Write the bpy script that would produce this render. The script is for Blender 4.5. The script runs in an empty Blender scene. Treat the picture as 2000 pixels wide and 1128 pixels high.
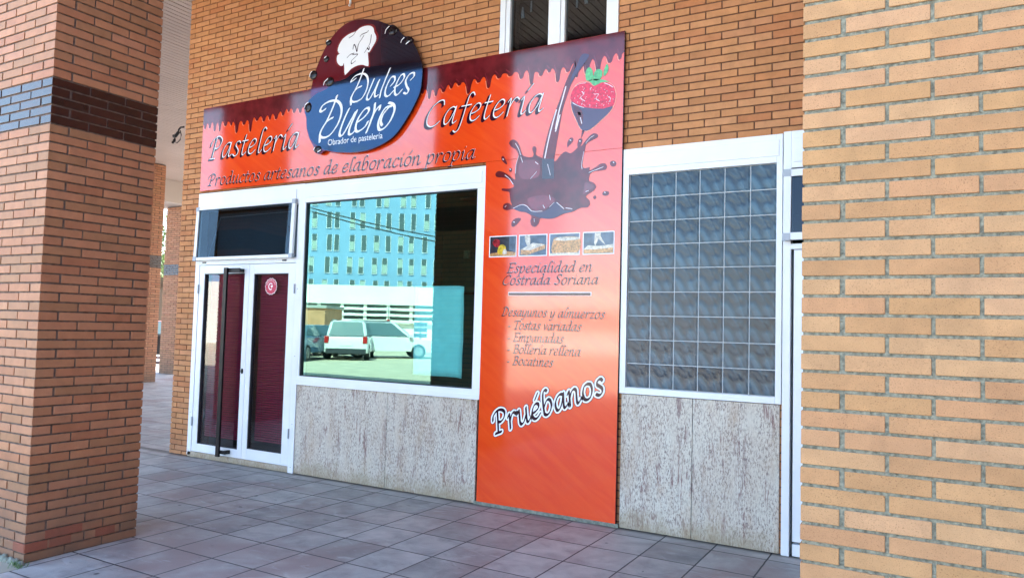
import bpy, math, random
from mathutils import Vector, Matrix, geometry
R = math.radians
random.seed(7)
S = bpy.context.scene
COL = S.collection

# ------------------------------------------------------------------ camera
CAM = Vector((1.281, -5.6233, 1.5517))
ROLL, PITCH, YAW = R(1.5318), R(3.0078), R(29.7434)
FPX = 1446.65
fwd = Vector((-math.sin(YAW)*math.cos(PITCH), math.cos(YAW)*math.cos(PITCH), math.sin(PITCH)))
r0 = Vector((math.cos(YAW), math.sin(YAW), 0)); u0 = r0.cross(fwd)
rgt = r0*math.cos(ROLL)+u0*math.sin(ROLL); upv = -r0*math.sin(ROLL)+u0*math.cos(ROLL)
cd = bpy.data.cameras.new('camera'); cam = bpy.data.objects.new('camera', cd); COL.objects.link(cam)
m = Matrix((rgt, upv, -fwd)).transposed().to_4x4(); m.translation = CAM
cam.matrix_world = m
cd.lens = 36*FPX/2000; cd.sensor_width = 36; cd.clip_end = 2000; cd.clip_start = .05
S.camera = cam

# ------------------------------------------------------------------ light
SUN_EL, SUN_AZ = 50, 20     # azimuth from +y towards +x
w = bpy.data.worlds.new('World'); S.world = w; w.use_nodes = True
nt = w.node_tree
sky = nt.nodes.new('ShaderNodeTexSky'); sky.sky_type = 'NISHITA'; sky.sun_disc = False
sky.sun_elevation = R(SUN_EL); sky.sun_rotation = R(SUN_AZ); sky.dust_density = 1.2
bg = nt.nodes['Background']; bg.inputs[1].default_value = .15
nt.links.new(sky.outputs[0], bg.inputs[0])
sl = bpy.data.lights.new('sun', 'SUN'); sl.energy = 3.6; sl.angle = R(.5); sl.color = (1, .95, .87)
so = bpy.data.objects.new('sun', sl); COL.objects.link(so)
sd = Vector((math.sin(R(SUN_AZ))*math.cos(R(SUN_EL)), math.cos(R(SUN_AZ))*math.cos(R(SUN_EL)), math.sin(R(SUN_EL))))
so.rotation_euler = sd.to_track_quat('Z', 'Y').to_euler(); so.location = (0, 0, 40)
S.view_settings.view_transform = 'Standard'; S.view_settings.look = 'None'
S.view_settings.exposure = 2.85; S.view_settings.gamma = 1
S.render.engine = 'CYCLES'
S.cycles.max_bounces = 10; S.cycles.diffuse_bounces = 5; S.cycles.transparent_max_bounces = 12
S.render.resolution_x = 1024; S.render.resolution_y = 577

# ------------------------------------------------------------------ survey helpers
def raydir(u, v): return fwd*FPX + rgt*(u-1000) - upv*(v-564)
def F(u, v, y=-.04):            # survey point of the photo on the facade plane -> (x, z)
    d = raydir(u, v); t = (y-CAM.y)/d.y; p = CAM+d*t; return (p.x, p.z)
def G(u, v):                    # on the ground
    d = raydir(u, v); t = -CAM.z/d.z; p = CAM+d*t; return (p.x, p.y)

# ------------------------------------------------------------------ materials
def mat(name, col, rough=.6, spec=.5, metal=0., noise=None, bump=None, coat=0.):
    mm = bpy.data.materials.new(name); mm.use_nodes = True
    n = mm.node_tree; b = n.nodes['Principled BSDF']
    b.inputs['Base Color'].default_value = (*col, 1); b.inputs['Roughness'].default_value = rough
    b.inputs['Specular IOR Level'].default_value = spec; b.inputs['Metallic'].default_value = metal
    b.inputs['Coat Weight'].default_value = coat; b.inputs['Coat Roughness'].default_value = .03
    tc = n.nodes.new('ShaderNodeTexCoord')
    if noise:
        sc, amt = noise
        t = n.nodes.new('ShaderNodeTexNoise'); t.inputs['Scale'].default_value = sc; t.inputs['Detail'].default_value = 6
        n.links.new(tc.outputs['Object'], t.inputs['Vector'])
        mr = n.nodes.new('ShaderNodeMapRange'); mr.inputs[1].default_value = .3; mr.inputs[2].default_value = .7
        mr.inputs[3].default_value = 1-amt; mr.inputs[4].default_value = 1+amt
        n.links.new(t.outputs['Fac'], mr.inputs[0])
        mx = n.nodes.new('ShaderNodeVectorMath'); mx.operation = 'SCALE'; mx.inputs[0].default_value = col
        n.links.new(mr.outputs[0], mx.inputs['Scale']); n.links.new(mx.outputs[0], b.inputs['Base Color'])
    if bump:
        sc, st, di = bump
        t = n.nodes.new('ShaderNodeTexNoise'); t.inputs['Scale'].default_value = sc; t.inputs['Detail'].default_value = 8
        n.links.new(tc.outputs['Object'], t.inputs['Vector'])
        bp = n.nodes.new('ShaderNodeBump'); bp.inputs['Strength'].default_value = st; bp.inputs['Distance'].default_value = di
        n.links.new(t.outputs['Fac'], bp.inputs['Height']); n.links.new(bp.outputs[0], b.inputs['Normal'])
    return mm

def ramp(n, stops, fac, interp='LINEAR'):
    c = n.nodes.new('ShaderNodeValToRGB'); c.color_ramp.interpolation = interp
    e = c.color_ramp.elements
    while len(e) < len(stops): e.new(.5)
    for k, (p, cc) in enumerate(stops): e[k].position = p; e[k].color = (*cc, 1)
    n.links.new(fac, c.inputs[0]); return c.outputs[0]

def mixc(n, a, b, fac, mode='MIX'):
    x = n.nodes.new('ShaderNodeMix'); x.data_type = 'RGBA'; x.blend_type = mode
    for s, i in ((a, 6), (b, 7), (fac, 0)):
        if isinstance(s, (int, float)): x.inputs[i].default_value = s
        elif isinstance(s, tuple): x.inputs[i].default_value = (*s, 1)
        else: n.links.new(s, x.inputs[i])
    return x.outputs[2]

def noise_tex(n, scale, vec, detail=5, rough=.55, dist=0.):
    t = n.nodes.new('ShaderNodeTexNoise'); t.inputs['Scale'].default_value = scale
    t.inputs['Detail'].default_value = detail; t.inputs['Roughness'].default_value = rough; t.inputs['Distortion'].default_value = dist
    n.links.new(vec, t.inputs['Vector']); return t.outputs['Fac']

def mapping(n, vec, scale=(1, 1, 1), rot=(0, 0, 0), loc=(0, 0, 0)):
    m_ = n.nodes.new('ShaderNodeMapping'); m_.inputs['Scale'].default_value = scale
    m_.inputs['Rotation'].default_value = rot; m_.inputs['Location'].default_value = loc
    n.links.new(vec, m_.inputs['Vector']); return m_.outputs[0]

def math_(n, op, a, b=None, clamp=False):
    x = n.nodes.new('ShaderNodeMath'); x.operation = op; x.use_clamp = clamp
    for i, s in enumerate((a, b)):
        if s is None: continue
        if isinstance(s, (int, float)): x.inputs[i].default_value = s
        else: n.links.new(s, x.inputs[i])
    return x.outputs[0]

def brick_mat(name, tones, rough=.75, spec=.25, pit=.5, coat=0., grime=0.):
    mm = bpy.data.materials.new(name); mm.use_nodes = True; n = mm.node_tree; b = n.nodes['Principled BSDF']
    g = n.nodes.new('ShaderNodeNewGeometry'); tc = n.nodes.new('ShaderNodeTexCoord')
    st = [(i/(len(tones)-1), t) for i, t in enumerate(tones)]
    c = ramp(n, st, g.outputs['Random Per Island'])
    big = noise_tex(n, 9, tc.outputs['Object'], 6, .65, .4)
    c = mixc(n, c, ramp(n, [(.3, (.72, .72, .72)), (.7, (1.18, 1.18, 1.18))], big), .55, 'MULTIPLY')
    fine = noise_tex(n, 260, tc.outputs['Object'], 3, .7)
    c = mixc(n, c, ramp(n, [(.32, (.55, .5, .48)), (.42, (1, 1, 1)), (.7, (1.08, 1.08, 1.06))], fine), .7*pit, 'MULTIPLY')
    if grime:
        sep = n.nodes.new('ShaderNodeSeparateXYZ'); n.links.new(g.outputs['Position'], sep.inputs[0])
        low = math_(n, 'SUBTRACT', 1, math_(n, 'MULTIPLY', sep.outputs[2], 1.6), True)
        gr = math_(n, 'MULTIPLY', math_(n, 'MULTIPLY', low, noise_tex(n, 3.5, tc.outputs['Object'], 6)), grime*1.6, True)
        c = mixc(n, c, (.17, .11, .075), gr)
    n.links.new(c, b.inputs['Base Color'])
    b.inputs['Roughness'].default_value = rough; b.inputs['Specular IOR Level'].default_value = spec
    b.inputs['Coat Weight'].default_value = coat; b.inputs['Coat Roughness'].default_value = .12
    bp = n.nodes.new('ShaderNodeBump'); bp.inputs['Strength'].default_value = .35*pit; bp.inputs['Distance'].default_value = .002
    n.links.new(noise_tex(n, 160, tc.outputs['Object'], 5, .7), bp.inputs['Height']); n.links.new(bp.outputs[0], b.inputs['Normal'])
    return mm

TONES = [(.50, .212, .085), (.54, .255, .11), (.46, .18, .074), (.56, .27, .125), (.52, .238, .10), (.44, .195, .082), (.54, .25, .12)]
M = {}
M['brick'] = brick_mat('facade_brick', TONES, pit=.5, grime=.3)
M['brick_pillar'] = brick_mat('pillar_brick', [(.42, .185, .09), (.47, .22, .115), (.38, .155, .077), (.44, .20, .10), (.34, .165, .08), (.46, .21, .115)], rough=.6, spec=.35, pit=.5, grime=1.)
M['brick_near'] = brick_mat('near_brick', [(.49, .265, .12), (.53, .305, .15), (.49, .25, .12), (.54, .305, .16), (.50, .275, .12), (.47, .25, .115), (.52, .28, .14)], pit=1.7, grime=.25)
M['brick_glazed'] = brick_mat('glazed_brick', [(.035, .012, .01), (.05, .015, .012), (.03, .011, .01)], rough=.22, spec=.5, pit=.15, coat=.1)
M['mortar'] = mat('dark_mortar', (.16, .085, .055), .95, .1, noise=(30, .3), bump=(120, .8, .004))
M['mortar_left'] = mat('brown_mortar', (.15, .11, .09), .95, .1, noise=(30, .35), bump=(120, .8, .004))
M['mortar_light'] = mat('pale_mortar', (.25, .245, .185), .95, .1, noise=(70, .45), bump=(180, 1., .006))
M['alu'] = mat('white_aluminium', (.78, .81, .84), .32, .5, noise=(3, .04))
M['alu_grey'] = mat('grey_plastic', (.38, .42, .47), .4)
M['gasket'] = mat('dark_gasket', (.03, .035, .045), .6)
M['black'] = mat('black_metal', (.008, .007, .008), .35, .35)
M['black_gloss'] = mat('black_gloss', (.012, .005, .006), .2, .3)
M['white'] = mat('white_print', (.85, .86, .88), .3, .5)
M['grout'] = mat('pale_grout', (.52, .56, .58), .6)
M['cement'] = mat('cement', (.22, .24, .2), .95, .1, noise=(25, .4), bump=(90, 1, .01))
M['inwall'] = mat('interior_wall', (.10, .14, .13), .8)
M['infloor'] = mat('interior_floor', (.07, .06, .05), .5)
M['brick_plain'] = mat('plain_brick', (.42, .22, .12), .9, noise=(3, .15))
M['concrete'] = mat('concrete', (.4, .38, .35), .85, noise=(1.2, .12), bump=(20, .3, .01))
M['plaster_white'] = mat('white_render', (.84, .82, .76), .85, noise=(.6, .05))
M['tower_blue'] = mat('blue_panel', (.20, .35, .52), .6, noise=(.3, .08))
M['far_glass'] = mat('window_glass_far', (.05, .08, .09), .08, .8)
M['car_glass'] = mat('car_window', (.10, .16, .18), .06, .9)
M['paint_white'] = mat('white_car_paint', (.8, .8, .8), .25, .5, coat=.8)
M['paint_blue'] = mat('blue_car_paint', (.04, .12, .22), .25, .5, coat=.8)
M['paint_orange'] = mat('orange_car_paint', (.7, .12, .03), .3, .5, coat=.8)
M['tyre'] = mat('rubber', (.02, .02, .02), .8)
M['rim'] = mat('alloy', (.45, .45, .47), .3, metal=.8)
M['red_lamp'] = mat('red_lamp', (.5, .02, .02), .2)
M['clear_lamp'] = mat('clear_lamp', (.7, .72, .75), .15)
M['leaf'] = mat('foliage', (.10, .16, .035), .6, noise=(.8, .4))
M['bark'] = mat('bark', (.12, .08, .05), .9)
M['grass'] = mat('grass_blade', (.06, .14, .03), .6)
M['paper'] = mat('paper', (.8, .84, .82), .8, noise=(12, .06))
M['blind'] = mat('burgundy_blind', (.27, .022, .07), .4, .4)
M['steel'] = mat('galvanised', (.4, .41, .42), .4, metal=.6)

def glass_mat(name, refl, tint, gt_=(.95, 1, 1)):
    mm = bpy.data.materials.new(name); mm.use_nodes = True; n = mm.node_tree; n.nodes.remove(n.nodes['Principled BSDF'])
    out = n.nodes['Material Output']
    tr = n.nodes.new('ShaderNodeBsdfTransparent'); tr.inputs[0].default_value = (*tint, 1)
    gl = n.nodes.new('ShaderNodeBsdfGlossy'); gl.inputs['Roughness'].default_value = .0; gl.inputs[0].default_value = (*gt_, 1)
    tc = n.nodes.new('ShaderNodeTexCoord')
    bp = n.nodes.new('ShaderNodeBump'); bp.inputs['Strength'].default_value = .02; bp.inputs['Distance'].default_value = .01
    n.links.new(noise_tex(n, 1.7, tc.outputs['Object'], 1), bp.inputs['Height']); n.links.new(bp.outputs[0], gl.inputs['Normal'])
    fr = n.nodes.new('ShaderNodeFresnel'); fr.inputs[0].default_value = 1.5
    f = math_(n, 'ADD', math_(n, 'MULTIPLY', fr.outputs[0], 1.4), refl, True)
    ge = n.nodes.new('ShaderNodeNewGeometry'); f = math_(n, 'MULTIPLY', f, math_(n, 'SUBTRACT', 1, ge.outputs['Backfacing']))
    mx = n.nodes.new('ShaderNodeMixShader'); n.links.new(f, mx.inputs[0]); n.links.new(tr.outputs[0], mx.inputs[1]); n.links.new(gl.outputs[0], mx.inputs[2])
    n.links.new(mx.outputs[0], out.inputs[0]); return mm
M['glass'] = glass_mat('tinted_glass', .14, (.64, .90, .90), (.52, 1, .87))
M['glass_door'] = glass_mat('door_glass', .03, (.9, .9, .92))
M['glass_transom'] = glass_mat('sash_glass', .0, (.5, .58, .62), (.42, .48, .56))
M['glass_dark'] = glass_mat('transom_glass', .05, (.45, .52, .56))

def print_mat(name, col, rough=.07):
    return mat(name, col, rough, .5)
def sign_mat():
    mm = bpy.data.materials.new('orange_print'); mm.use_nodes = True; n = mm.node_tree; b = n.nodes['Principled BSDF']
    g = n.nodes.new('ShaderNodeNewGeometry')
    v = mapping(n, g.outputs['Position'], (1, 1, 1), (0, R(-35), 0))
    v2 = mapping(n, v, (1.2, 1, 9))
    s1 = noise_tex(n, 1.3, v2, 6, .6, .6)
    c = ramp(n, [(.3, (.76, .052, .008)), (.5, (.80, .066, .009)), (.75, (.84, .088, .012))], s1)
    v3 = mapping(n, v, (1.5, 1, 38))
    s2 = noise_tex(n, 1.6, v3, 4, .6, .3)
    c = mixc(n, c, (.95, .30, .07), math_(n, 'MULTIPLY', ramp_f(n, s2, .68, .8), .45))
    n.links.new(c, b.inputs['Base Color']); b.inputs['Roughness'].default_value = .08; b.inputs['Specular IOR Level'].default_value = .95
    bp = n.nodes.new('ShaderNodeBump'); bp.inputs['Strength'].default_value = .035; bp.inputs['Distance'].default_value = .02
    n.links.new(noise_tex(n, 1.4, g.outputs['Position'], 2), bp.inputs['Height']); n.links.new(bp.outputs[0], b.inputs['Normal'])
    return mm
def ramp_f(n, fac, a, b):
    mr = n.nodes.new('ShaderNodeMapRange'); mr.inputs[1].default_value = a; mr.inputs[2].default_value = b
    n.links.new(fac, mr.inputs[0]); return mr.outputs[0]
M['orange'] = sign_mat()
M['choc'] = mat('chocolate_print', (.12, .010, .014), .08, .6, noise=(9, .35))
M['choc_mid'] = mat('chocolate_light_print', (.18, .014, .024), .08, .75, noise=(14, .3))
M['choc_dark'] = mat('chocolate_dark_print', (.035, .006, .02), .08, .75)
M['choc_blue'] = mat('chocolate_shade_print', (.05, .012, .05), .08, .75)
M['ink'] = mat('plum_ink', (.03, .004, .014), .08, .4)
M['highlight'] = mat('pale_ink', (.82, .72, .76), .08, .5)
M['peach'] = mat('peach_ink', (.85, .30, .17), .08, .75)
M['berry'] = mat('strawberry_print', (.68, .015, .05), .08, .5, noise=(45, .4))
M['leafprint'] = mat('leaf_print', (.07, .40, .10), .08, .75, noise=(40, .4))
M['photo_dark'] = mat('photo_dark', (.03, .03, .04), .1, noise=(20, .5))
M['photo_blue'] = mat('photo_blue', (.09, .12, .17), .1, noise=(16, .5))
M['photo_bread'] = mat('photo_pastry', (.52, .28, .11), .1, noise=(60, .6))
M['photo_cream'] = mat('photo_cream', (.6, .55, .46), .1, noise=(60, .4))
M['photo_yellow'] = mat('photo_yellow', (.6, .42, .04), .1, noise=(40, .4))
M['photo_red'] = mat('photo_red', (.35, .02, .03), .1, noise=(40, .6))

def disc_mat():
    mm = bpy.data.materials.new('logo_board_print'); mm.use_nodes = True; n = mm.node_tree; b = n.nodes['Principled BSDF']
    g = n.nodes.new('ShaderNodeNewGeometry'); sep = n.nodes.new('ShaderNodeSeparateXYZ'); n.links.new(g.outputs['Position'], sep.inputs[0])
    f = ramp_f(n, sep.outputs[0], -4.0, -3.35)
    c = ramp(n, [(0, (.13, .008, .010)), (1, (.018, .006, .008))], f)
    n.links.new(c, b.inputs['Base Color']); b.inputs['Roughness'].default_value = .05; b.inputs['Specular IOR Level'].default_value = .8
    b.inputs['Specular Tint'].default_value = (.15, .45, .95, 1)
    return mm
M['disc'] = disc_mat()
M['disc_dark'] = mat('dark_wave_print', (.010, .004, .008), .05, .85)
M['disc_dark'].node_tree.nodes['Principled BSDF'].inputs['Specular Tint'].default_value = (.15, .45, .95, 1)

def marble_mat():
    mm = bpy.data.materials.new('granite'); mm.use_nodes = True; n = mm.node_tree; b = n.nodes['Principled BSDF']
    g = n.nodes.new('ShaderNodeNewGeometry'); P = g.outputs['Position']
    base = noise_tex(n, 5, mapping(n, P, (1, 1, .3)), 5, .6, .5)
    c = ramp(n, [(.3, (.48, .38, .29)), (.45, (.56, .50, .42)), (.6, (.60, .56, .48)), (.75, (.53, .41, .31))], base)
    a = noise_tex(n, 105, mapping(n, P, (1, 1, .32)), 4, .75, .3)
    clus = noise_tex(n, 7, mapping(n, P, (1.4, 1, .22), loc=(3, 0, 1)), 5, .65, .6)
    dk = math_(n, 'MULTIPLY', ramp_f(n, a, .50, .42), ramp_f(n, clus, .28, .52))
    c = mixc(n, c, (.13, .085, .09), math_(n, 'MULTIPLY', dk, .78))
    c = mixc(n, c, (.68, .67, .64), math_(n, 'MULTIPLY', ramp_f(n, a, .56, .66), .6))
    st_ = noise_tex(n, 26, mapping(n, P, (1, 1, .10), loc=(1, 0, 5)), 5, .6, .5)
    c = mixc(n, c, (.20, .12, .12), math_(n, 'MULTIPLY', math_(n, 'MULTIPLY', ramp_f(n, st_, .40, .34), ramp_f(n, clus, .42, .6)), .75))
    vv = noise_tex(n, 5, mapping(n, P, (1.6, 1, .16), (0, R(4), 0)), 7, .65, 1.0)
    vein = ramp(n, [(.475, (0, 0, 0)), (.497, (1, 1, 1)), (.503, (1, 1, 1)), (.525, (0, 0, 0))], vv)
    msk = ramp(n, [(.5, (0, 0, 0)), (.62, (1, 1, 1))], noise_tex(n, 9, mapping(n, P, (1, 1, .4), loc=(4, 1, 7)), 4))
    c = mixc(n, c, (.16, .055, .06), math_(n, 'MULTIPLY', math_(n, 'MULTIPLY', vein, msk), .85))
    rust = ramp(n, [(.56, (0, 0, 0)), (.75, (1, 1, 1))], noise_tex(n, 2.2, mapping(n, P, (1, 1, .6), loc=(1, 1, 3)), 3))
    c = mixc(n, c, (.47, .33, .17), math_(n, 'MULTIPLY', rust, .45))
    n.links.new(c, b.inputs['Base Color']); sz_ = n.nodes.new('ShaderNodeSeparateXYZ'); n.links.new(P, sz_.inputs[0])
    low = math_(n, 'ADD', sz_.outputs[2], math_(n, 'MULTIPLY', noise_tex(n, 6, P, 5), .35))
    c2 = mixc(n, c, (.30, .235, .14), math_(n, 'MULTIPLY', ramp_f(n, low, .34, .17), .7)); n.links.new(c2, b.inputs['Base Color'])
    b.inputs['Roughness'].default_value = .38; b.inputs['Specular IOR Level'].default_value = .4
    return mm
M['marble'] = marble_mat()

TX0, TDX, TY0, TDY = -3.212, .3868, -.195, .42
def paving_mat():
    mm = bpy.data.materials.new('paving_tiles'); mm.use_nodes = True; n = mm.node_tree; b = n.nodes['Principled BSDF']
    g = n.nodes.new('ShaderNodeNewGeometry'); P = g.outputs['Position']
    wob = noise_tex(n, 14, P, 3)
    sep = n.nodes.new('ShaderNodeSeparateXYZ'); n.links.new(P, sep.inputs[0])
    def cell(o, t0, dt):
        q = math_(n, 'DIVIDE', math_(n, 'SUBTRACT', o, t0), dt)
        q = math_(n, 'ADD', q, math_(n, 'MULTIPLY', math_(n, 'SUBTRACT', wob, .5), .012))
        fr = math_(n, 'FRACT', q); fl = math_(n, 'FLOOR', q)
        d = math_(n, 'MINIMUM', fr, math_(n, 'SUBTRACT', 1, fr)); return d, fl
    dx, ix = cell(sep.outputs[0], TX0, TDX); dy, iy = cell(sep.outputs[1], TY0, TDY)
    d = math_(n, 'MINIMUM', dx, dy)
    cmb = n.nodes.new('ShaderNodeCombineXYZ'); n.links.new(ix, cmb.inputs[0]); n.links.new(iy, cmb.inputs[1])
    wn = n.nodes.new('ShaderNodeTexWhiteNoise'); n.links.new(cmb.outputs[0], wn.inputs['Vector'])
    c = ramp(n, [(0, (.29, .285, .275)), (.35, (.35, .345, .335)), (.7, (.40, .395, .38)), (1, (.38, .34, .32))], wn.outputs['Value'])
    # per-tile shifted mottling
    off = n.nodes.new('ShaderNodeVectorMath'); off.operation = 'MULTIPLY_ADD'; n.links.new(wn.outputs['Color'], off.inputs[0])
    off.inputs[1].default_value = (9, 9, 9); n.links.new(P, off.inputs[2])
    mot = noise_tex(n, 4.5, off.outputs[0], 7, .62, .4)
    c = mixc(n, c, ramp(n, [(.3, (.58, .56, .58)), (.5, (1, 1, 1)), (.72, (1.35, 1.33, 1.3))], mot), .85, 'MULTIPLY')
    st = noise_tex(n, 1.1, P, 5, .6, .6)
    c = mixc(n, c, (.27, .20, .19), math_(n, 'MULTIPLY', ramp_f(n, st, .48, .66), .75))
    c = mixc(n, c, (.48, .50, .50), math_(n, 'MULTIPLY', ramp_f(n, noise_tex(n, 3.2, mapping(n, P, (1, 3, 1), (0, 0, R(25))), 6, .65, 1.), .58, .72), .6))
    c = mixc(n, c, (.12, .10, .10), math_(n, 'MULTIPLY', ramp_f(n, noise_tex(n, 5, mapping(n, P, (1, 2.5, 1), (0, 0, R(-20)), (7, 3, 0)), 5, .6, .5), .66, .74), .7))
    fine = noise_tex(n, 180, P, 3, .7)
    c = mixc(n, c, ramp(n, [(.3, (.75, .75, .75)), (.6, (1.06, 1.06, 1.06))], fine), .6, 'MULTIPLY')
    # chewing-gum spots
    vo = n.nodes.new('ShaderNodeTexVoronoi'); vo.inputs['Scale'].default_value = 2.6; n.links.new(mapping(n, P, (1, 1, .001)), vo.inputs['Vector'])
    sp = math_(n, 'ADD', vo.outputs['Distance'], math_(n, 'MULTIPLY', wob, .05))
    keep = math_(n, 'GREATER_THAN', noise_tex(n, 2.3, P, 1), .44)
    spm = math_(n, 'MULTIPLY', ramp_f(n, sp, .085, .06), keep)
    c = mixc(n, c, (.035, .03, .035), math_(n, 'MULTIPLY', spm, .85))
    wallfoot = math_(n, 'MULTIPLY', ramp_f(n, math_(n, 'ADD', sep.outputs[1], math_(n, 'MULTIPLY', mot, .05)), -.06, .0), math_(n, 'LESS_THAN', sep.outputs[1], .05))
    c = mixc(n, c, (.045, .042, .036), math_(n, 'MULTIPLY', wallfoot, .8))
    jn = ramp_f(n, d, .017, .010)
    c = mixc(n, c, (.028, .028, .034), jn)
    n.links.new(c, b.inputs['Base Color'])
    rr = n.nodes.new('ShaderNodeMapRange'); rr.inputs[3].default_value = .42; rr.inputs[4].default_value = .72; n.links.new(mot, rr.inputs[0]); n.links.new(rr.outputs[0], b.inputs['Roughness'])
    b.inputs['Specular IOR Level'].default_value = .5
    hh = math_(n, 'SUBTRACT', math_(n, 'MULTIPLY', fine, .1), math_(n, 'MULTIPLY', ramp_f(n, d, .02, .008), 1.))
    tilt = math_(n, 'MULTIPLY', wn.outputs['Value'], .4); hh = math_(n, 'ADD', hh, tilt)
    bp = n.nodes.new('ShaderNodeBump'); bp.inputs['Strength'].default_value = .5; bp.inputs['Distance'].default_value = .004
    n.links.new(hh, bp.inputs['Height']); n.links.new(bp.outputs[0], b.inputs['Normal'])
    return mm
M['paving'] = paving_mat()
def diag_mat():
    mm = bpy.data.materials.new('pink_paving'); mm.use_nodes = True; n = mm.node_tree; b = n.nodes['Principled BSDF']
    g = n.nodes.new('ShaderNodeNewGeometry')
    t = n.nodes.new('ShaderNodeTexBrick'); t.inputs['Scale'].default_value = 1; t.offset = 0
    t.inputs['Brick Width'].default_value = .2; t.inputs['Row Height'].default_value = .2; t.inputs['Mortar Size'].default_value = .008
    t.inputs['Color1'].default_value = (.36, .2, .16, 1); t.inputs['Color2'].default_value = (.42, .26, .2, 1); t.inputs['Mortar'].default_value = (.1, .07, .06, 1)
    n.links.new(mapping(n, g.outputs['Position'], (1, 1, 1), (0, 0, R(45))), t.inputs['Vector']); 
    c = mixc(n, t.outputs['Color'], ramp(n, [(.3, (.7, .7, .7)), (.7, (1.2, 1.2, 1.2))], noise_tex(n, 8, g.outputs['Position'])), .7, 'MULTIPLY')
    n.links.new(c, b.inputs['Base Color']); b.inputs['Roughness'].default_value = .8; return mm
M['pink_paving'] = diag_mat()
M['asphalt'] = mat('pale_asphalt', (.58, .49, .36), .9, noise=(1.5, .2), bump=(60, .5, .01))
M['far_ground'] = mat('far_ground', (.3, .27, .21), .9, noise=(.1, .3))

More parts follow.
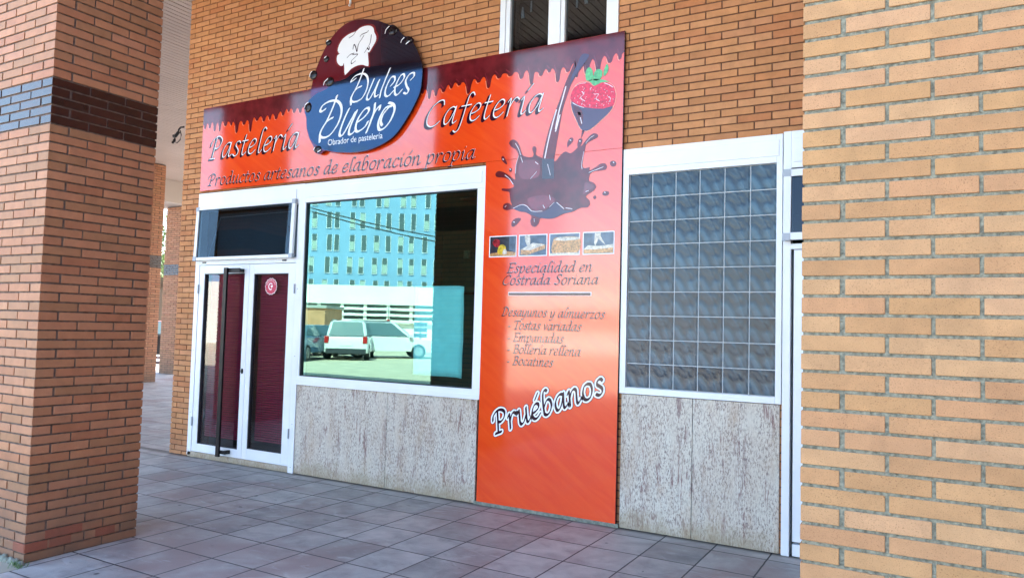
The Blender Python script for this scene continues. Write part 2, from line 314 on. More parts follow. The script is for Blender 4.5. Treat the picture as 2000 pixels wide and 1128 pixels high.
# ------------------------------------------------------------------ mesh building
class MB:
    def __init__(s): s.v = []; s.f = []
    def box(s, x0, x1, y0, y1, z0, z1, skip=''):
        b = len(s.v)
        s.v += [(x0, y0, z0), (x1, y0, z0), (x1, y1, z0), (x0, y1, z0), (x0, y0, z1), (x1, y0, z1), (x1, y1, z1), (x0, y1, z1)]
        q = {'b': (0, 3, 2, 1), 't': (4, 5, 6, 7), 'f': (0, 1, 5, 4), 'k': (2, 3, 7, 6), 'r': (1, 2, 6, 5), 'l': (3, 0, 4, 7)}
        s.f += [tuple(b+i for i in q[k]) for k in q if k not in skip]; return s
    def obox(s, c, ax, ay, az, hx, hy, hz):       # oriented box
        b = len(s.v)
        for sz in (-1, 1):
            for sx, sy in ((-1, -1), (1, -1), (1, 1), (-1, 1)):
                p = Vector(c)+Vector(ax)*hx*sx+Vector(ay)*hy*sy+Vector(az)*hz*sz; s.v.append(tuple(p))
        s.f += [tuple(b+i for i in q) for q in ((0, 3, 2, 1), (4, 5, 6, 7), (0, 1, 5, 4), (2, 3, 7, 6), (1, 2, 6, 5), (3, 0, 4, 7))]; return s
    def tube(s, pts, r, n=8, r1=None):
        b = len(s.v); N = len(pts)
        for i, p in enumerate(pts):
            p = Vector(p); d = (Vector(pts[min(i+1, N-1)])-Vector(pts[max(i-1, 0)])).normalized()
            a = d.cross(Vector((0, 0, 1)) if abs(d.z) < .9 else Vector((1, 0, 0))).normalized(); c = d.cross(a)
            rr = r if r1 is None else r+(r1-r)*i/(N-1)
            for k in range(n):
                t = 2*math.pi*k/n; s.v.append(tuple(p+a*rr*math.cos(t)+c*rr*math.sin(t)))
        for i in range(N-1):
            for k in range(n): s.f.append((b+i*n+k, b+i*n+(k+1) % n, b+(i+1)*n+(k+1) % n, b+(i+1)*n+k))
        s.f.append(tuple(b+k for k in range(n))[::-1]); s.f.append(tuple(b+(N-1)*n+k for k in range(n))); return s
    def ball(s, c, rx, ry, rz, n=16, m_=10):
        b = len(s.v)
        for i in range(1, m_):
            th = math.pi*i/m_
            for k in range(n):
                ph = 2*math.pi*k/n; s.v.append((c[0]+rx*math.sin(th)*math.cos(ph), c[1]+ry*math.sin(th)*math.sin(ph), c[2]+rz*math.cos(th)))
        s.v += [(c[0], c[1], c[2]+rz), (c[0], c[1], c[2]-rz)]; T = len(s.v)-2; B = T+1
        for i in range(m_-2):
            for k in range(n): s.f.append((b+i*n+k, b+(i+1)*n+k, b+(i+1)*n+(k+1) % n, b+i*n+(k+1) % n))
        for k in range(n):
            s.f.append((T, b+k, b+(k+1) % n)); s.f.append((B, b+(m_-2)*n+(k+1) % n, b+(m_-2)*n+k))
        return s
    def prism(s, pts, y0, y1):                      # (x,z) outline given thickness y0 (front) .. y1
        b = len(s.v); N = len(pts)
        tris = geometry.tessellate_polygon([[Vector((p[0], p[1], 0)) for p in pts]])
        s.v += [(p[0], y0, p[1]) for p in pts]+[(p[0], y1, p[1]) for p in pts]
        for t in tris:
            a, c, d = t
            nrm = (pts[c][0]-pts[a][0])*(pts[d][1]-pts[a][1])-(pts[c][1]-pts[a][1])*(pts[d][0]-pts[a][0])
            if nrm < 0: a, c = c, a
            s.f.append((b+a, b+c, b+d)); s.f.append((b+N+d, b+N+c, b+N+a))
        for i in range(N): s.f.append((b+i, b+(i+1) % N, b+N+(i+1) % N, b+N+i))
        return s
    def flat(s, pts, y):                            # printed patch facing the street
        b = len(s.v)
        tris = geometry.tessellate_polygon([[Vector((p[0], p[1], 0)) for p in pts]])
        s.v += [(p[0], y, p[1]) for p in pts]
        for a, c, d in tris:
            nrm = (pts[c][0]-pts[a][0])*(pts[d][1]-pts[a][1])-(pts[c][1]-pts[a][1])*(pts[d][0]-pts[a][0])
            if nrm < 0: a, c = c, a
            s.f.append((b+a, b+c, b+d))
        return s
    def xform(s, M4): s.v = [tuple(M4 @ Vector(p)) for p in s.v]; return s
    def build(s, name, m, parent=None, bevel=0, smooth=False, fix=False):
        me = bpy.data.meshes.new(name); me.from_pydata(s.v, [], s.f); me.update()
        if fix:
            import bmesh
            bm = bmesh.new(); bm.from_mesh(me); bmesh.ops.recalc_face_normals(bm, faces=bm.faces); bm.to_mesh(me); bm.free()
        me.materials.append(m if not isinstance(m, str) else M[m])
        o = bpy.data.objects.new(name, me); COL.objects.link(o)
        if smooth:
            for p in me.polygons: p.use_smooth = True
        if bevel:
            bv = o.modifiers.new('bevel', 'BEVEL'); bv.width = bevel; bv.segments = 2; bv.limit_method = 'ANGLE'
        if parent: o.parent = parent
        return o

def tag(o, label=None, cat=None, group=None, kind=None):
    if label: o['label'] = label
    if cat: o['category'] = cat
    if group: o['group'] = group
    if kind: o['kind'] = kind
    return o
def thing(name, label, cat, loc=(0, 0, 0), group=None):
    o = bpy.data.objects.new(name, None); COL.objects.link(o); o.location = loc; o.empty_display_size = .2
    return tag(o, label, cat, group)
def keep(child_parent):      # parts are built in world space: cancel the parent's offset
    for c in child_parent.children: c.matrix_parent_inverse = Matrix.Translation(-child_parent.location)

# ------------------------------------------------------------------ ground
g = MB(); g.v = [(-400, -400, -.008), (400, -400, -.008), (400, 400, -.008), (-400, 400, -.008)]; g.f = [(0, 1, 2, 3)]
tag(g.build('ground', 'far_ground'), kind='structure')
g = MB(); g.v = [(-60, -60, -.004), (60, -60, -.004), (60, -5.0, -.004), (-60, -5.0, -.004)]; g.f = [(0, 1, 2, 3)]
tag(g.build('street', 'asphalt'), kind='structure')
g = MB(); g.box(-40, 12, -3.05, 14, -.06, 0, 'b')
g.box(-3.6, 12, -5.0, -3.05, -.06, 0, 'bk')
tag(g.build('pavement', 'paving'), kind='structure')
g = MB(); g.box(-40, -3.602, -5.0, -3.052, -.06, -.012, 'b')
tag(g.build('outer_pavement', 'pink_paving'), kind='structure')

# ------------------------------------------------------------------ brickwork
CO, BL, JT = .0607, .25, .011
def jit(a): return random.uniform(-a, a)
def pillar(name, label, x0, y0, w_, d_, h, mortar, brick, band=None, par=0, zoff=0., group='brick pillars of the arcade', recess=.007):
    """brick pillar: x0,y0 near-left corner at the front (street side)"""
    root = thing(name, label, 'pillar', (x0+w_/2, y0+d_/2, 0), group)
    core = MB().box(x0+recess, x0+w_-recess, y0+recess, y0+d_-recess, 0, h)
    core.build('mortar_core', mortar, root)
    A = MB(); Bd = MB(); b2 = MB()
    nrow = int(h/CO)
    T = .115
    nx = round(w_/BL); ny = round(d_/BL)
    for k in range(-1 if zoff else 0, nrow):
        z0 = max(k*CO+JT*.5+zoff, .002); z1 = (k+1)*CO-JT*.5+zoff
        if z1-z0 < .012: continue
        inb = band and band[0] <= (z0+z1)/2 <= band[1]
        T_ = Bd if inb else A
        t = (k+par) % 2
        def put(xa, xb, ya, yb):
            o1, o2, o3, o4 = [jit(.0012) for _ in range(4)]
            T_.box(xa+(o1 if xa <= x0+.001 else 0), xb+(o2 if xb >= x0+w_-.001 else 0), ya+(o3 if ya <= y0+.001 else 0), yb+(o4 if yb >= y0+d_-.001 else 0), z0+jit(.001), z1+jit(.001))
        if t == 0:
            for i in range(nx):
                xa = x0+w_*i/nx+(JT/2 if i else 0); xb = x0+w_*(i+1)/nx-(JT/2 if i < nx-1 else 0)
                a = jit(.002)
                put(xa, xb, y0, y0+T); put(xa, xb, y0+d_-T, y0+d_)
            ya = y0+d_/ny/2; 
            for i in range(ny-1):
                for (xa, xb) in ((x0, x0+T), (x0+w_-T, x0+w_)):
                    put(xa, xb, ya+i*d_/ny+JT/2, ya+(i+1)*d_/ny-JT/2)
        else:
            for i in range(ny):
                ya = y0+d_*i/ny+(JT/2 if i else 0); yb = y0+d_*(i+1)/ny-(JT/2 if i < ny-1 else 0)
                put(x0, x0+T, ya, yb); put(x0+w_-T, x0+w_, ya, yb)
            xa = x0+w_/nx/2
            for i in range(nx-1):
                for (ya, yb) in ((y0, y0+T), (y0+d_-T, y0+d_)):
                    put(xa+i*w_/nx+JT/2, xa+(i+1)*w_/nx-JT/2, ya, yb)
    A.build('brickwork', brick, root, bevel=.0022)
    if band: Bd.build('dark_brick_band', 'brick_glazed', root, bevel=.0022)
    keep(root); return root

BAND = (2.79, 3.08)
PL = pillar('brick_pillar', 'near brick pillar at the left with a band of dark glazed bricks', -4.417, -3.02, .75, .75, 5.36, 'mortar_left', 'brick_pillar', BAND, par=1)
q = MB()
for i in range(4):
    if i != 2: q.box(-3.68, -3.6655+jit(.0008), -3.021+i*.15, -3.021+i*.15+.14, .064, .118)
q.box(-3.80, -3.67, -3.0235, -3.01, .064, .118); q.box(-3.68, -3.6650, -2.9, -2.66, .125, .178)
M['red_brick'] = brick_mat('red_brick', [(.36, .085, .05), (.30, .10, .06)], pit=1., grime=.6)
o = q.build('repaired_brick', 'red_brick', PL, bevel=.003); o.matrix_parent_inverse = Matrix.Translation(-PL.location)
PR = pillar('brick_pillar', 'nearest pale brick pillar, filling the right edge in front of the side door', .903, -3.05, 1.25, .75, 5.36, 'mortar_light', 'brick_near', None, zoff=.042, recess=.005)
PX = pillar('brick_pillar', 'brick pillar further left in the arcade row, seen only mirrored as a dark stripe in the sign', -8.6, -3.02, .75, .75, 5.36, 'mortar_left', 'brick_pillar', BAND)
PF = pillar('brick_pillar', 'dark far brick pillar seen just beyond the near left pillar', -16.1, 5.2, .75, .75, 5.36, 'mortar_left', 'brick_pillar', BAND)
PG = pillar('brick_pillar', 'farthest lit brick pillar beside the corner of the shop wall', -17.95, 7.85, .75, .75, 4.75, 'mortar_left', 'brick_pillar', BAND)

# ------------------------------------------------------------------ building
shop = thing('shop_building', 'orange brick building whose ground floor holds the cake shop', 'building', (-2, 0, 0))
XL, XR = -6.475, 9.0
OPEN = [(-6.13, -2.215, 0, 3.005), (-.907, .327, 1.057, 3.02), (.327, 1.32, 0, 3.035), (-2.12, -.98, 3.7, 4.62), (-4.46, -2.247, 0, .93), (-.89, .314, 0, 1.057)]
HID = [(-6.0, -2.3, 3.1, 3.93), (-2.15, -.98, .1, 3.95)]
def cutspan(a, b, z, rects):
    out = [(a, b)]
    for x0, x1, z0, z1 in rects:
        if z0 <= z <= z1:
            nn = []
            for p, q in out:
                if q <= x0 or p >= x1: nn.append((p, q)); continue
                if p < x0: nn.append((p, x0))
                if q > x1: nn.append((x1, q))
            out = nn
    return [(p, q) for p, q in out if q-p > .012]
fb = MB(); core = MB()
zc0 = 3.957-65*CO-CO/2
k = 0
while True:
    z = zc0+k*CO; k += 1
    if z > 5.4: break
    if z+CO < .01: continue
    par = (k-1) % 2
    ph = -.885 if (par == 1) else -.76
    x = ph-BL*40
    zz = max(z+JT*.5, .002)
    for i in range(100):
        a = x+i*BL; b = a+BL
        if b < XL or a > XR: continue
        for p, q in cutspan(max(a+JT/2, XL), min(b-JT/2, XR), z+CO/2, OPEN+HID):
            fb.box(p, q, -.0005+jit(.0012), .05, zz+jit(.0008), z+CO-JT*.5+jit(.0008), 'k')
fb.build('brick_wall', 'brick', shop)
# mortar backing with real openings
xs = sorted({XL+.004, XR}|{r_[0] for r_ in OPEN}|{r_[1] for r_ in OPEN}); zs = sorted({0, 5.4}|{r_[2] for r_ in OPEN}|{r_[3] for r_ in OPEN})
for i in range(len(xs)-1):
    for j in range(len(zs)-1):
        cx, cz = (xs[i]+xs[i+1])/2, (zs[j]+zs[j+1])/2
        if any(r_[0] < cx < r_[1] and r_[2] < cz < r_[3] for r_ in OPEN[:4]): continue
        core.box(xs[i], xs[i+1], .008, .26, zs[j], zs[j+1])
core.build('wall_core', 'mortar', shop)
# side return and body behind
sb = MB()
k = 0
while k*CO < 5.36:
    z = k*CO
    for i in range(60):
        a = .06+i*BL-(BL/2 if k % 2 else 0); b = a+BL-JT
        if b > 12: continue
        sb.box(XL+jit(.001), XL+.05, max(a, .052), b, z+JT/2, z+CO-JT/2, 'r')
    k += 1
sb.build('side_wall', 'brick', shop)
MB().box(XL+.01, XL+.2, .262, 12, 0, 5.36).build('side_wall_core', 'mortar', shop)
# granite panels
for (a, b, h) in ((-4.452, -3.262, .925), (-3.258, -2.247, .925), (-.89, -.318, 1.052), (-.314, .314, 1.052)):
    MB().box(a, b, -.018, .005, .004, h).build('granite_panel', 'marble', shop, bevel=.002)
MB().box(-6.12, -4.535, -.03, .2, .001, .06).build('threshold', 'marble', shop, bevel=.003)
cm = MB(); cm.box(-2.246, -.893, -.035, .0, .001, .03); cm.build('cement_skirt', 'cement', shop)
# upper storeys and arcade ceiling
MB().box(-21, 12, -3.12, 12, 5.52, 10.5).build('upper_storeys', 'concrete', shop)
MB().box(-21, 12, -3.12, -2.98, 5.30, 5.52).build('edge_beam', 'concrete', shop)
cl = MB(); i = 0
while i*.1 < 30:
    x = -19+i*.1; i += 1
    if x > 10: break
    cl.box(x, x+.088, -2.98, (12 if x+.088 < XL else -.001), 5.37+jit(.001), 5.40)
M['ceiling'] = mat('beige_slats', (.46, .37, .32), .5, noise=(.6, .12))
cl.build('slatted_ceiling', 'ceiling', shop)
MB().box(-21, 12, -2.98, 12, 5.41, 5.52).build('ceiling_void', 'black', shop)
M['beam'] = mat('pale_beam', (.42, .37, .33), .7)
MB().box(-18.3, -17.0, 3, 12, 4.76, 5.365).build('pale_beam', 'beam', shop)
MB().box(7.5, 20, -16, -3.2, -.01, 10.5).build('added_shade_wing', 'brick_plain', shop)  # added unseen wing, blocks light arriving from the right
MB().box(12.01, 20, -3.19, 12, -.01, 10.5).build('added_shade_wing', 'brick_plain', shop)  # rear stretch of the added wing, same purpose
# interior
MB().box(-6.2, 2.4, 5.0, 5.1, 0, 3.3).box(-6.28, -6.2, .26, 5.1, 0, 3.3).box(2.4, 2.5, .26, 5.1, 0, 3.3).build('interior_wall', 'inwall', shop)
MB().box(-6.2, 2.4, .26, 5.0, 3.2, 3.28).build('interior_ceiling', 'inwall', shop)
MB().box(-6.2, 2.4, .26, 5.0, .0, .012).build('interior_floor', 'infloor', shop)

# --- frames
FY = -.03
def frame_ring(b, x0, x1, z0, z1, t, ya, yb, tb=None, tt=None, tl=None, tr=None):
    tb = tb or t; tt = tt or t; tl = tl or t; tr = tr or t
    b.box(x0, x0+tl, ya, yb, z0, z1); b.box(x1-tr, x1, ya, yb, z0, z1)
    b.box(x0+tl, x1-tr, ya, yb, z1-tt, z1); b.box(x0+tl, x1-tr, ya, yb, z0, z0+tb)
# entrance door
b = MB()
b.box(-6.13, -6.06, FY, .06, .02, 3.005)                        # left post
b.box(-4.53, -4.452, FY, .06, .0, 3.005)                        # mullion to the ground
b.box(-6.06, -4.53, FY, .05, 2.80, 3.005)                       # header
b.box(-6.06, -4.53, FY+.002, .05, 2.10+.075, 2.235)                   # transom rail
b.box(-6.04, -4.56, FY-.006, FY, 2.845, 2.955)                  # raised cassette on the header
door = b.build('entrance_door', 'alu', shop, bevel=.003)
def leaf(x0, x1, gx0, gx1, gz0, gz1, lab):
    q = MB(); q.box(x0, gx0, FY+.004, .03, .064, 2.17); q.box(gx1, x1, FY+.004, .03, .064, 2.17)
    q.box(gx0, gx1, FY+.004, .03, gz1, 2.17); q.box(gx0, gx1, FY+.004, .03, .064, gz0)
    l = q.build('door_leaf', 'alu', door, bevel=.003); l['label'] = lab
    gk = MB(); frame_ring(gk, gx0, gx1, gz0, gz1, .008, FY+.01, .02); gk.build('gasket', 'gasket', door)
    MB().box(gx0+.002, gx1-.002, .004, .010, gz0+.002, gz1-.002).build('pane', 'glass_door', door)
    bl = MB(); z = gz0+.09
    zr = .0245
    while z < gz1+.02:
        bl.obox(((gx0+gx1)/2+.012, .055, z), (1, 0, 0), (0, -math.cos(R(52)), math.sin(R(52))), (0, -math.sin(R(52)), -math.cos(R(52))), (gx1-gx0)/2-.012, .0125, .0006); z += zr
    for fx in (.25, .75): 
        xx = gx0+(gx1-gx0)*fx; bl.box(xx-.0015, xx+.0015, .040, .042, gz0+.08, gz1)
    bl.build('venetian_blind', 'blind', door)
leaf(-6.056, -5.236, -5.970, -5.305, .156, 2.075, 'wider left door leaf with the long pull handle')
leaf(-5.232, -4.534, -5.155, -4.636, .18, 2.065, 'narrower right door leaf')
h = MB(); hx0, hx1 = F(455, 528, -.10)[0], F(475, 528, -.10)[0]
h.box(-5.53, -5.478, -.125, -.10, .07, 2.13); h.box(-5.53, -5.30, -.10, -.09, 2.075, 2.125); h.box(-5.53, -5.40, -.10, -.09, .10, .14)
h.box(-5.34, -5.31, -.092, -.026, 2.08, 2.12); h.box(-5.44, -5.41, -.092, -.026, .10, .14)
h.build('pull_handle', 'black', door, bevel=.002)
lk = MB(); lk.ball((-5.275, FY, 1.005), .016, .012, .03); lk.build('lock', 'black', door, smooth=True)
# transom tilting sash
def lean(b, zt, k=.03):
    b.v = [(x, y-(zt-z)*k, z) for x, y, z in b.v]; return b
b = MB(); frame_ring(b, -6.115, -4.545, 2.225, 2.835, .045, -.062, -.032, tt=.03, tb=.035); lean(b, 2.835); b.build('transom_frame', 'alu', door, bevel=.002)
for cx, cz in ((-6.115, 2.225), (-4.585, 2.225), (-6.115, 2.795), (-4.585, 2.80)):
    lean(MB().box(cx-.004, cx+.044, -.066, -.030, cz-.004, cz+.044), 2.835).build('corner_cap', 'alu_grey', door)
lean(MB().box(-6.07, -4.59, -.050, -.046, 2.26, 2.805), 2.835).build('transom_pane', 'glass_transom', door)
b = MB(); b.tube([(-5.98, .02, 2.28), (-5.80, .02, 2.72)], .005, 6); b.tube([(-5.80, .02, 2.72), (-4.62, .02, 2.73)], .005, 6); b.build('sash_stay', 'alu_grey', door)
for x in (-5.98, -4.70): MB().box(x-.03, x+.03, FY-.004, FY+.004, 2.195, 2.21).build('drain_cap', 'black', door)
M['interior_stand_in'] = mat('interior_stand_in', (.13, .15, .18), .7)
MB().box(-6.06, -4.53, .20, .21, 2.24, 2.80).build('added_backing', 'interior_stand_in', door)  # added sheet, its grey stands in for a dimly lit interior
for hx_, hz_ in ((-6.058, .35), (-6.058, 1.85), (-4.532, .35), (-4.532, 1.85)):
    MB().tube([(hx_, FY-.006, hz_), (hx_, FY-.006, hz_+.10)], .009, 10).build('hinge', 'alu_grey', door)
for sx_ in (-6.10, -4.49): 
    for sz_ in (.06, .5, 1.2, 1.9): MB().tube([(sx_, FY-.001, sz_), (sx_, FY+.002, sz_)], .004, 8).build('screw', 'gasket', door)
# display window
b = MB(); b.box(-4.450, -2.215, FY-.004, .06, 2.80, 3.0); b.box(-4.450, -2.215, FY-.004, .06, .9+.028, 1.0)
b.box(-4.450, -4.420, FY-.002, .06, 1.0, 2.80); b.box(-2.30, -2.215, FY-.002, .06, 1.0, 2.80)
b.box(-4.42, -2.25, FY-.010, FY-.004, 2.85, 2.955); b.box(-4.45, -2.215, FY-.012, FY-.004, .91, .955)
win = b.build('display_window', 'alu', shop, bevel=.003)
gk = MB(); frame_ring(gk, -4.42, -2.30, 1.0, 2.80, .010, -.02, .02); gk.build('gasket', 'gasket', win)
MB().box(-4.415, -2.305, .0, .008, 1.005, 2.795).build('pane', 'glass', win)
# glass-block window
b = MB(); frame_ring(b, -.907, .325, 1.057, 3.018, .05, FY, .06, tt=.21, tr=.042)
b.box(-.88, .30, FY-.006, FY, 2.855, 2.975)
gbw = b.build('glass_block_window', 'alu', shop, bevel=.003)
gx0, gx1, gz0, gz1 = -.855, .283, 1.108, 2.808
MB().box(gx0, gx1, -.0030, .05, gz0, gz1).build('grout_grid', 'grout', gbw)
def block_mat():
    mm = bpy.data.materials.new('glass_block'); mm.use_nodes = True; n = mm.node_tree; b = n.nodes['Principled BSDF']
    tc = n.nodes.new('ShaderNodeTexCoord'); P = tc.outputs['Object']
    oi = n.nodes.new('ShaderNodeObjectInfo')
    v = mapping(n, P, (1, .05, 1), (0, R(35), 0))
    wv = n.nodes.new('ShaderNodeTexNoise'); wv.inputs['Scale'].default_value = 11; wv.inputs['Detail'].default_value = 1.5; wv.inputs['Distortion'].default_value = 1.1
    n.links.new(mapping(n, v, (1, .05, .45)), wv.inputs['Vector']); nz = wv.outputs['Fac']
    jit2 = n.nodes.new('ShaderNodeTexNoise'); jit2.inputs['Scale'].default_value = 16; jit2.inputs['Detail'].default_value = 2
    ofs = n.nodes.new('ShaderNodeVectorMath'); ofs.operation = 'ADD'; n.links.new(P, ofs.inputs[0])
    cb_ = n.nodes.new('ShaderNodeCombineXYZ'); n.links.new(math_(n, 'MULTIPLY', oi.outputs['Random'], 7), cb_.inputs[0]); n.links.new(cb_.outputs[0], ofs.inputs[1])
    n.links.new(ofs.outputs[0], jit2.inputs['Vector'])
    hgt = math_(n, 'ADD', math_(n, 'MULTIPLY', nz, 1.), math_(n, 'MULTIPLY', jit2.outputs['Fac'], .22))
    c = ramp(n, [(.42, (.004, .016, .032)), (.6, (.010, .034, .060)), (.76, (.04, .10, .15))], hgt)
    c = mixc(n, c, ramp(n, [(0, (.78, .78, .8)), (1, (1.2, 1.2, 1.17))], oi.outputs['Random']), 1., 'MULTIPLY')
    n.links.new(c, b.inputs['Base Color']); b.inputs['Roughness'].default_value = .2; b.inputs['Specular IOR Level'].default_value = .38
    bp = n.nodes.new('ShaderNodeBump'); bp.inputs['Strength'].default_value = .35; bp.inputs['Distance'].default_value = .02
    n.links.new(hgt, bp.inputs['Height']); n.links.new(bp.outputs[0], b.inputs['Normal']); return mm
M['block'] = block_mat()
bw, bh = (gx1-gx0)/6, (gz1-gz0)/9
bm_ = MB(); bm_.box(-bw/2+.0030, bw/2-.0030, -.0155, .0, -bh/2+.0030, bh/2-.0030)
rim = .013
bm_.box(-bw/2+rim, bw/2-rim, -.0185, -.0157, -bh/2+rim, bh/2-rim)
proto = None
for i in range(6):
    for j in range(9):
        loc = (gx0+bw*(i+.5), .010, gz0+bh*(j+.5))
        if proto is None: proto = bm_.build('glass_block', 'block', gbw, bevel=.004); o = proto
        else: o = proto.copy(); COL.objects.link(o); o.parent = gbw
        o.location = loc
# side door (mostly behind the near pillar)
b = MB(); b.box(.33, .385, FY, .06, .0, 3.03); b.box(.385, 1.26, FY, .06, 2.76, 3.03); b.box(1.26, 1.32, FY, .06, 0, 3.03)
b.box(.40, 1.25, FY-.006, FY, 2.80, 2.975); b.box(.385, 1.26, FY, .06, 2.17, 2.21)
sdoor = b.build('side_door', 'alu', shop, bevel=.003)
MB().box(.405, 1.24, FY+.006, .04, .105, 2.165).box(.47, 1.17, FY, FY+.006, .3, 2.08).build('door_panel', 'alu', sdoor, bevel=.003)
MB().box(.405, 1.24, FY+.004, .04, .006, .088).build('kick_plate', 'alu', sdoor, bevel=.002)
MB().box(.387, 1.258, .04, .05, .0, 2.17).build('door_gap', 'gasket', sdoor)
b = MB(); frame_ring(b, .338, 1.30, 2.232, 2.745, .052, -.062, -.032); lean(b, 2.745, .05); b.build('transom_frame', 'alu', sdoor, bevel=.002)
lean(MB().box(.39, 1.25, -.045, -.040, 2.285, 2.693), 2.745, .05).build('transom_pane', 'glass_transom', sdoor)
for cz in (2.232, 2.697): lean(MB().box(.334, .386, -.066, -.030, cz-.004, cz+.048), 2.745, .05).build('corner_cap', 'alu_grey', sdoor)
for cz in (2.36, 2.66): MB().box(.358, .364, -.0635, -.061, cz, cz+.006).build('screw', 'black', sdoor)
# upper window
b = MB()
for a, c in ((-2.12, -2.065), (-1.595, -1.515), (-1.035, -.98)): b.box(a, c, -.02, .06, 3.7, 4.62)
for a, c in ((-2.063, -2.02), (-1.633, -1.597), (-1.513, -1.475), (-1.089, -1.037)): b.box(a, c, -.012, .05, 3.7, 4.56)
b.box(-2.118, -.982, -.018, .06, 4.5601, 4.62); b.box(-2.02, -1.633, -.012, .05, 4.52, 4.5599); b.box(-1.475, -1.089, -.012, .05, 4.52, 4.5599)
uw = b.build('upper_window', 'alu', shop, bevel=.002)
MB().box(-2.02, -1.633, .02, .026, 3.7, 4.52).build('pane', 'glass_dark', uw); MB().box(-1.475, -1.089, .02, .026, 3.7, 4.52).build('pane', 'glass_dark', uw)
MB().box(-2.1, -1.0, .30, .31, 3.7, 4.6).build('dark_backing', 'black', uw)
for x, z, t in ((-1.93, 4.33, 0), (-1.84, 4.37, 1), (-1.39, 4.32, 1), (-1.31, 4.34, 0)):
    q = MB(); q.v = [(x-.006, .05, z+.1), (x+.006, .05, z+.1), (x+(.022 if t == 0 else .006), .05, z), (x-.012, .05, z), (x-.006, .056, z+.1), (x+.006, .056, z+.1), (x+(.022 if t == 0 else .006), .056, z), (x-.012, .056, z)]
    q.f = [(3, 2, 1, 0), (4, 5, 6, 7), (0, 1, 5, 4), (1, 2, 6, 5), (2, 3, 7, 6), (3, 0, 4, 7)]; q.build('white_wedge', 'white', uw)  # small white wedge shapes just behind the panes
keep(shop)

# ------------------------------------------------------------------ lettering engine
def crom(pts, closed=False, seg=6):
    P = [Vector(p) for p in pts]; N = len(P)
    if N < 3 and not closed: return P
    out = []
    rng = range(N) if closed else range(N-1)
    for i in rng:
        if closed: p0, p1, p2, p3 = P[i-1], P[i], P[(i+1) % N], P[(i+2) % N]
        else: p0, p1, p2, p3 = P[max(i-1, 0)], P[i], P[i+1], P[min(i+2, N-1)]
        for k in range(seg):
            t = k/seg
            out.append(.5*((2*p1)+(p2-p0)*t+(2*p0-5*p1+4*p2-p3)*t*t+(3*p1-p0-3*p2+p3)*t**3))
    if not closed: out.append(P[-1])
    return out
def hull(ps):
    ps = sorted(set((round(p[0], 6), round(p[1], 6)) for p in ps))
    def half(q):
        h = []
        for p in q:
            while len(h) > 1 and (h[-1][0]-h[-2][0])*(p[1]-h[-2][1])-(h[-1][1]-h[-2][1])*(p[0]-h[-2][0]) <= 0: h.pop()
            h.append(p)
        return h
    a = half(ps); b = half(ps[::-1]); return a[:-1]+b[:-1]
def nib(wd, th, ang, n=10):
    c, s = math.cos(ang), math.sin(ang); o = []
    for k in range(n):
        t = 2*math.pi*k/n; x, y = wd/2*math.cos(t), th/2*math.sin(t); o.append((x*c-y*s, x*s+y*c))
    return o
def pen(strokes, nb, mbuf, y, seg=5):
    """union of pen strokes, added to mbuf as flat faces at depth y; strokes in final (x,z)"""
    polys = []
    for st in strokes:
        c = crom(st, seg=seg)
        if len(c) == 1: polys.append(hull([(c[0][0]+q[0], c[0][1]+q[1]) for q in nb])); continue
        for a, b_ in zip(c[:-1], c[1:]):
            if (a-b_).length < 1e-6: continue
            polys.append(hull([(p[0]+q[0], p[1]+q[1]) for p in (a, b_) for q in nb]))
    vs = []; fs = []
    for p in polys:
        b0 = len(vs); vs += [Vector(q)*100 for q in p]; fs.append(list(range(b0, b0+len(p))))
    if not vs: return
    ov, oe, of, _, _, src = geometry.delaunay_2d_cdt(vs, [], fs, 0, 1e-5, True)
    b0 = len(mbuf.v); mbuf.v += [(q[0]/100, y, q[1]/100) for q in ov]
    for f_, s_ in zip(of, src):
        if s_:
            a, b_, c = [ov[i] for i in f_[:3]]
            if (b_-a).cross(c-a) < 0: f_ = f_[::-1]
            mbuf.f.append(tuple(b0+i for i in f_))
ACC = lambda x: [(x, 1.28), (x+.22, 1.62)]
BOWL = [(.68, .93), (.5, 1.), (.28, .88), (.1, .55), (.1, .2), (.2, .02), (.36, .08), (.55, .4), (.7, .93)]
I_ = [(.04, .8), (.16, .97), (.17, .5), (.16, .12), (.25, .0), (.42, .18)]
O_ = [(.45, 1.), (.22, .9), (.08, .5), (.14, .12), (.35, 0), (.58, .12), (.72, .5), (.66, .88), (.45, 1.)]
E_ = [(.14, .45), (.35, .5), (.58, .68), (.6, .9), (.44, 1.), (.25, .88), (.09, .55), (.1, .2), (.25, .02), (.45, .05), (.66, .25)]
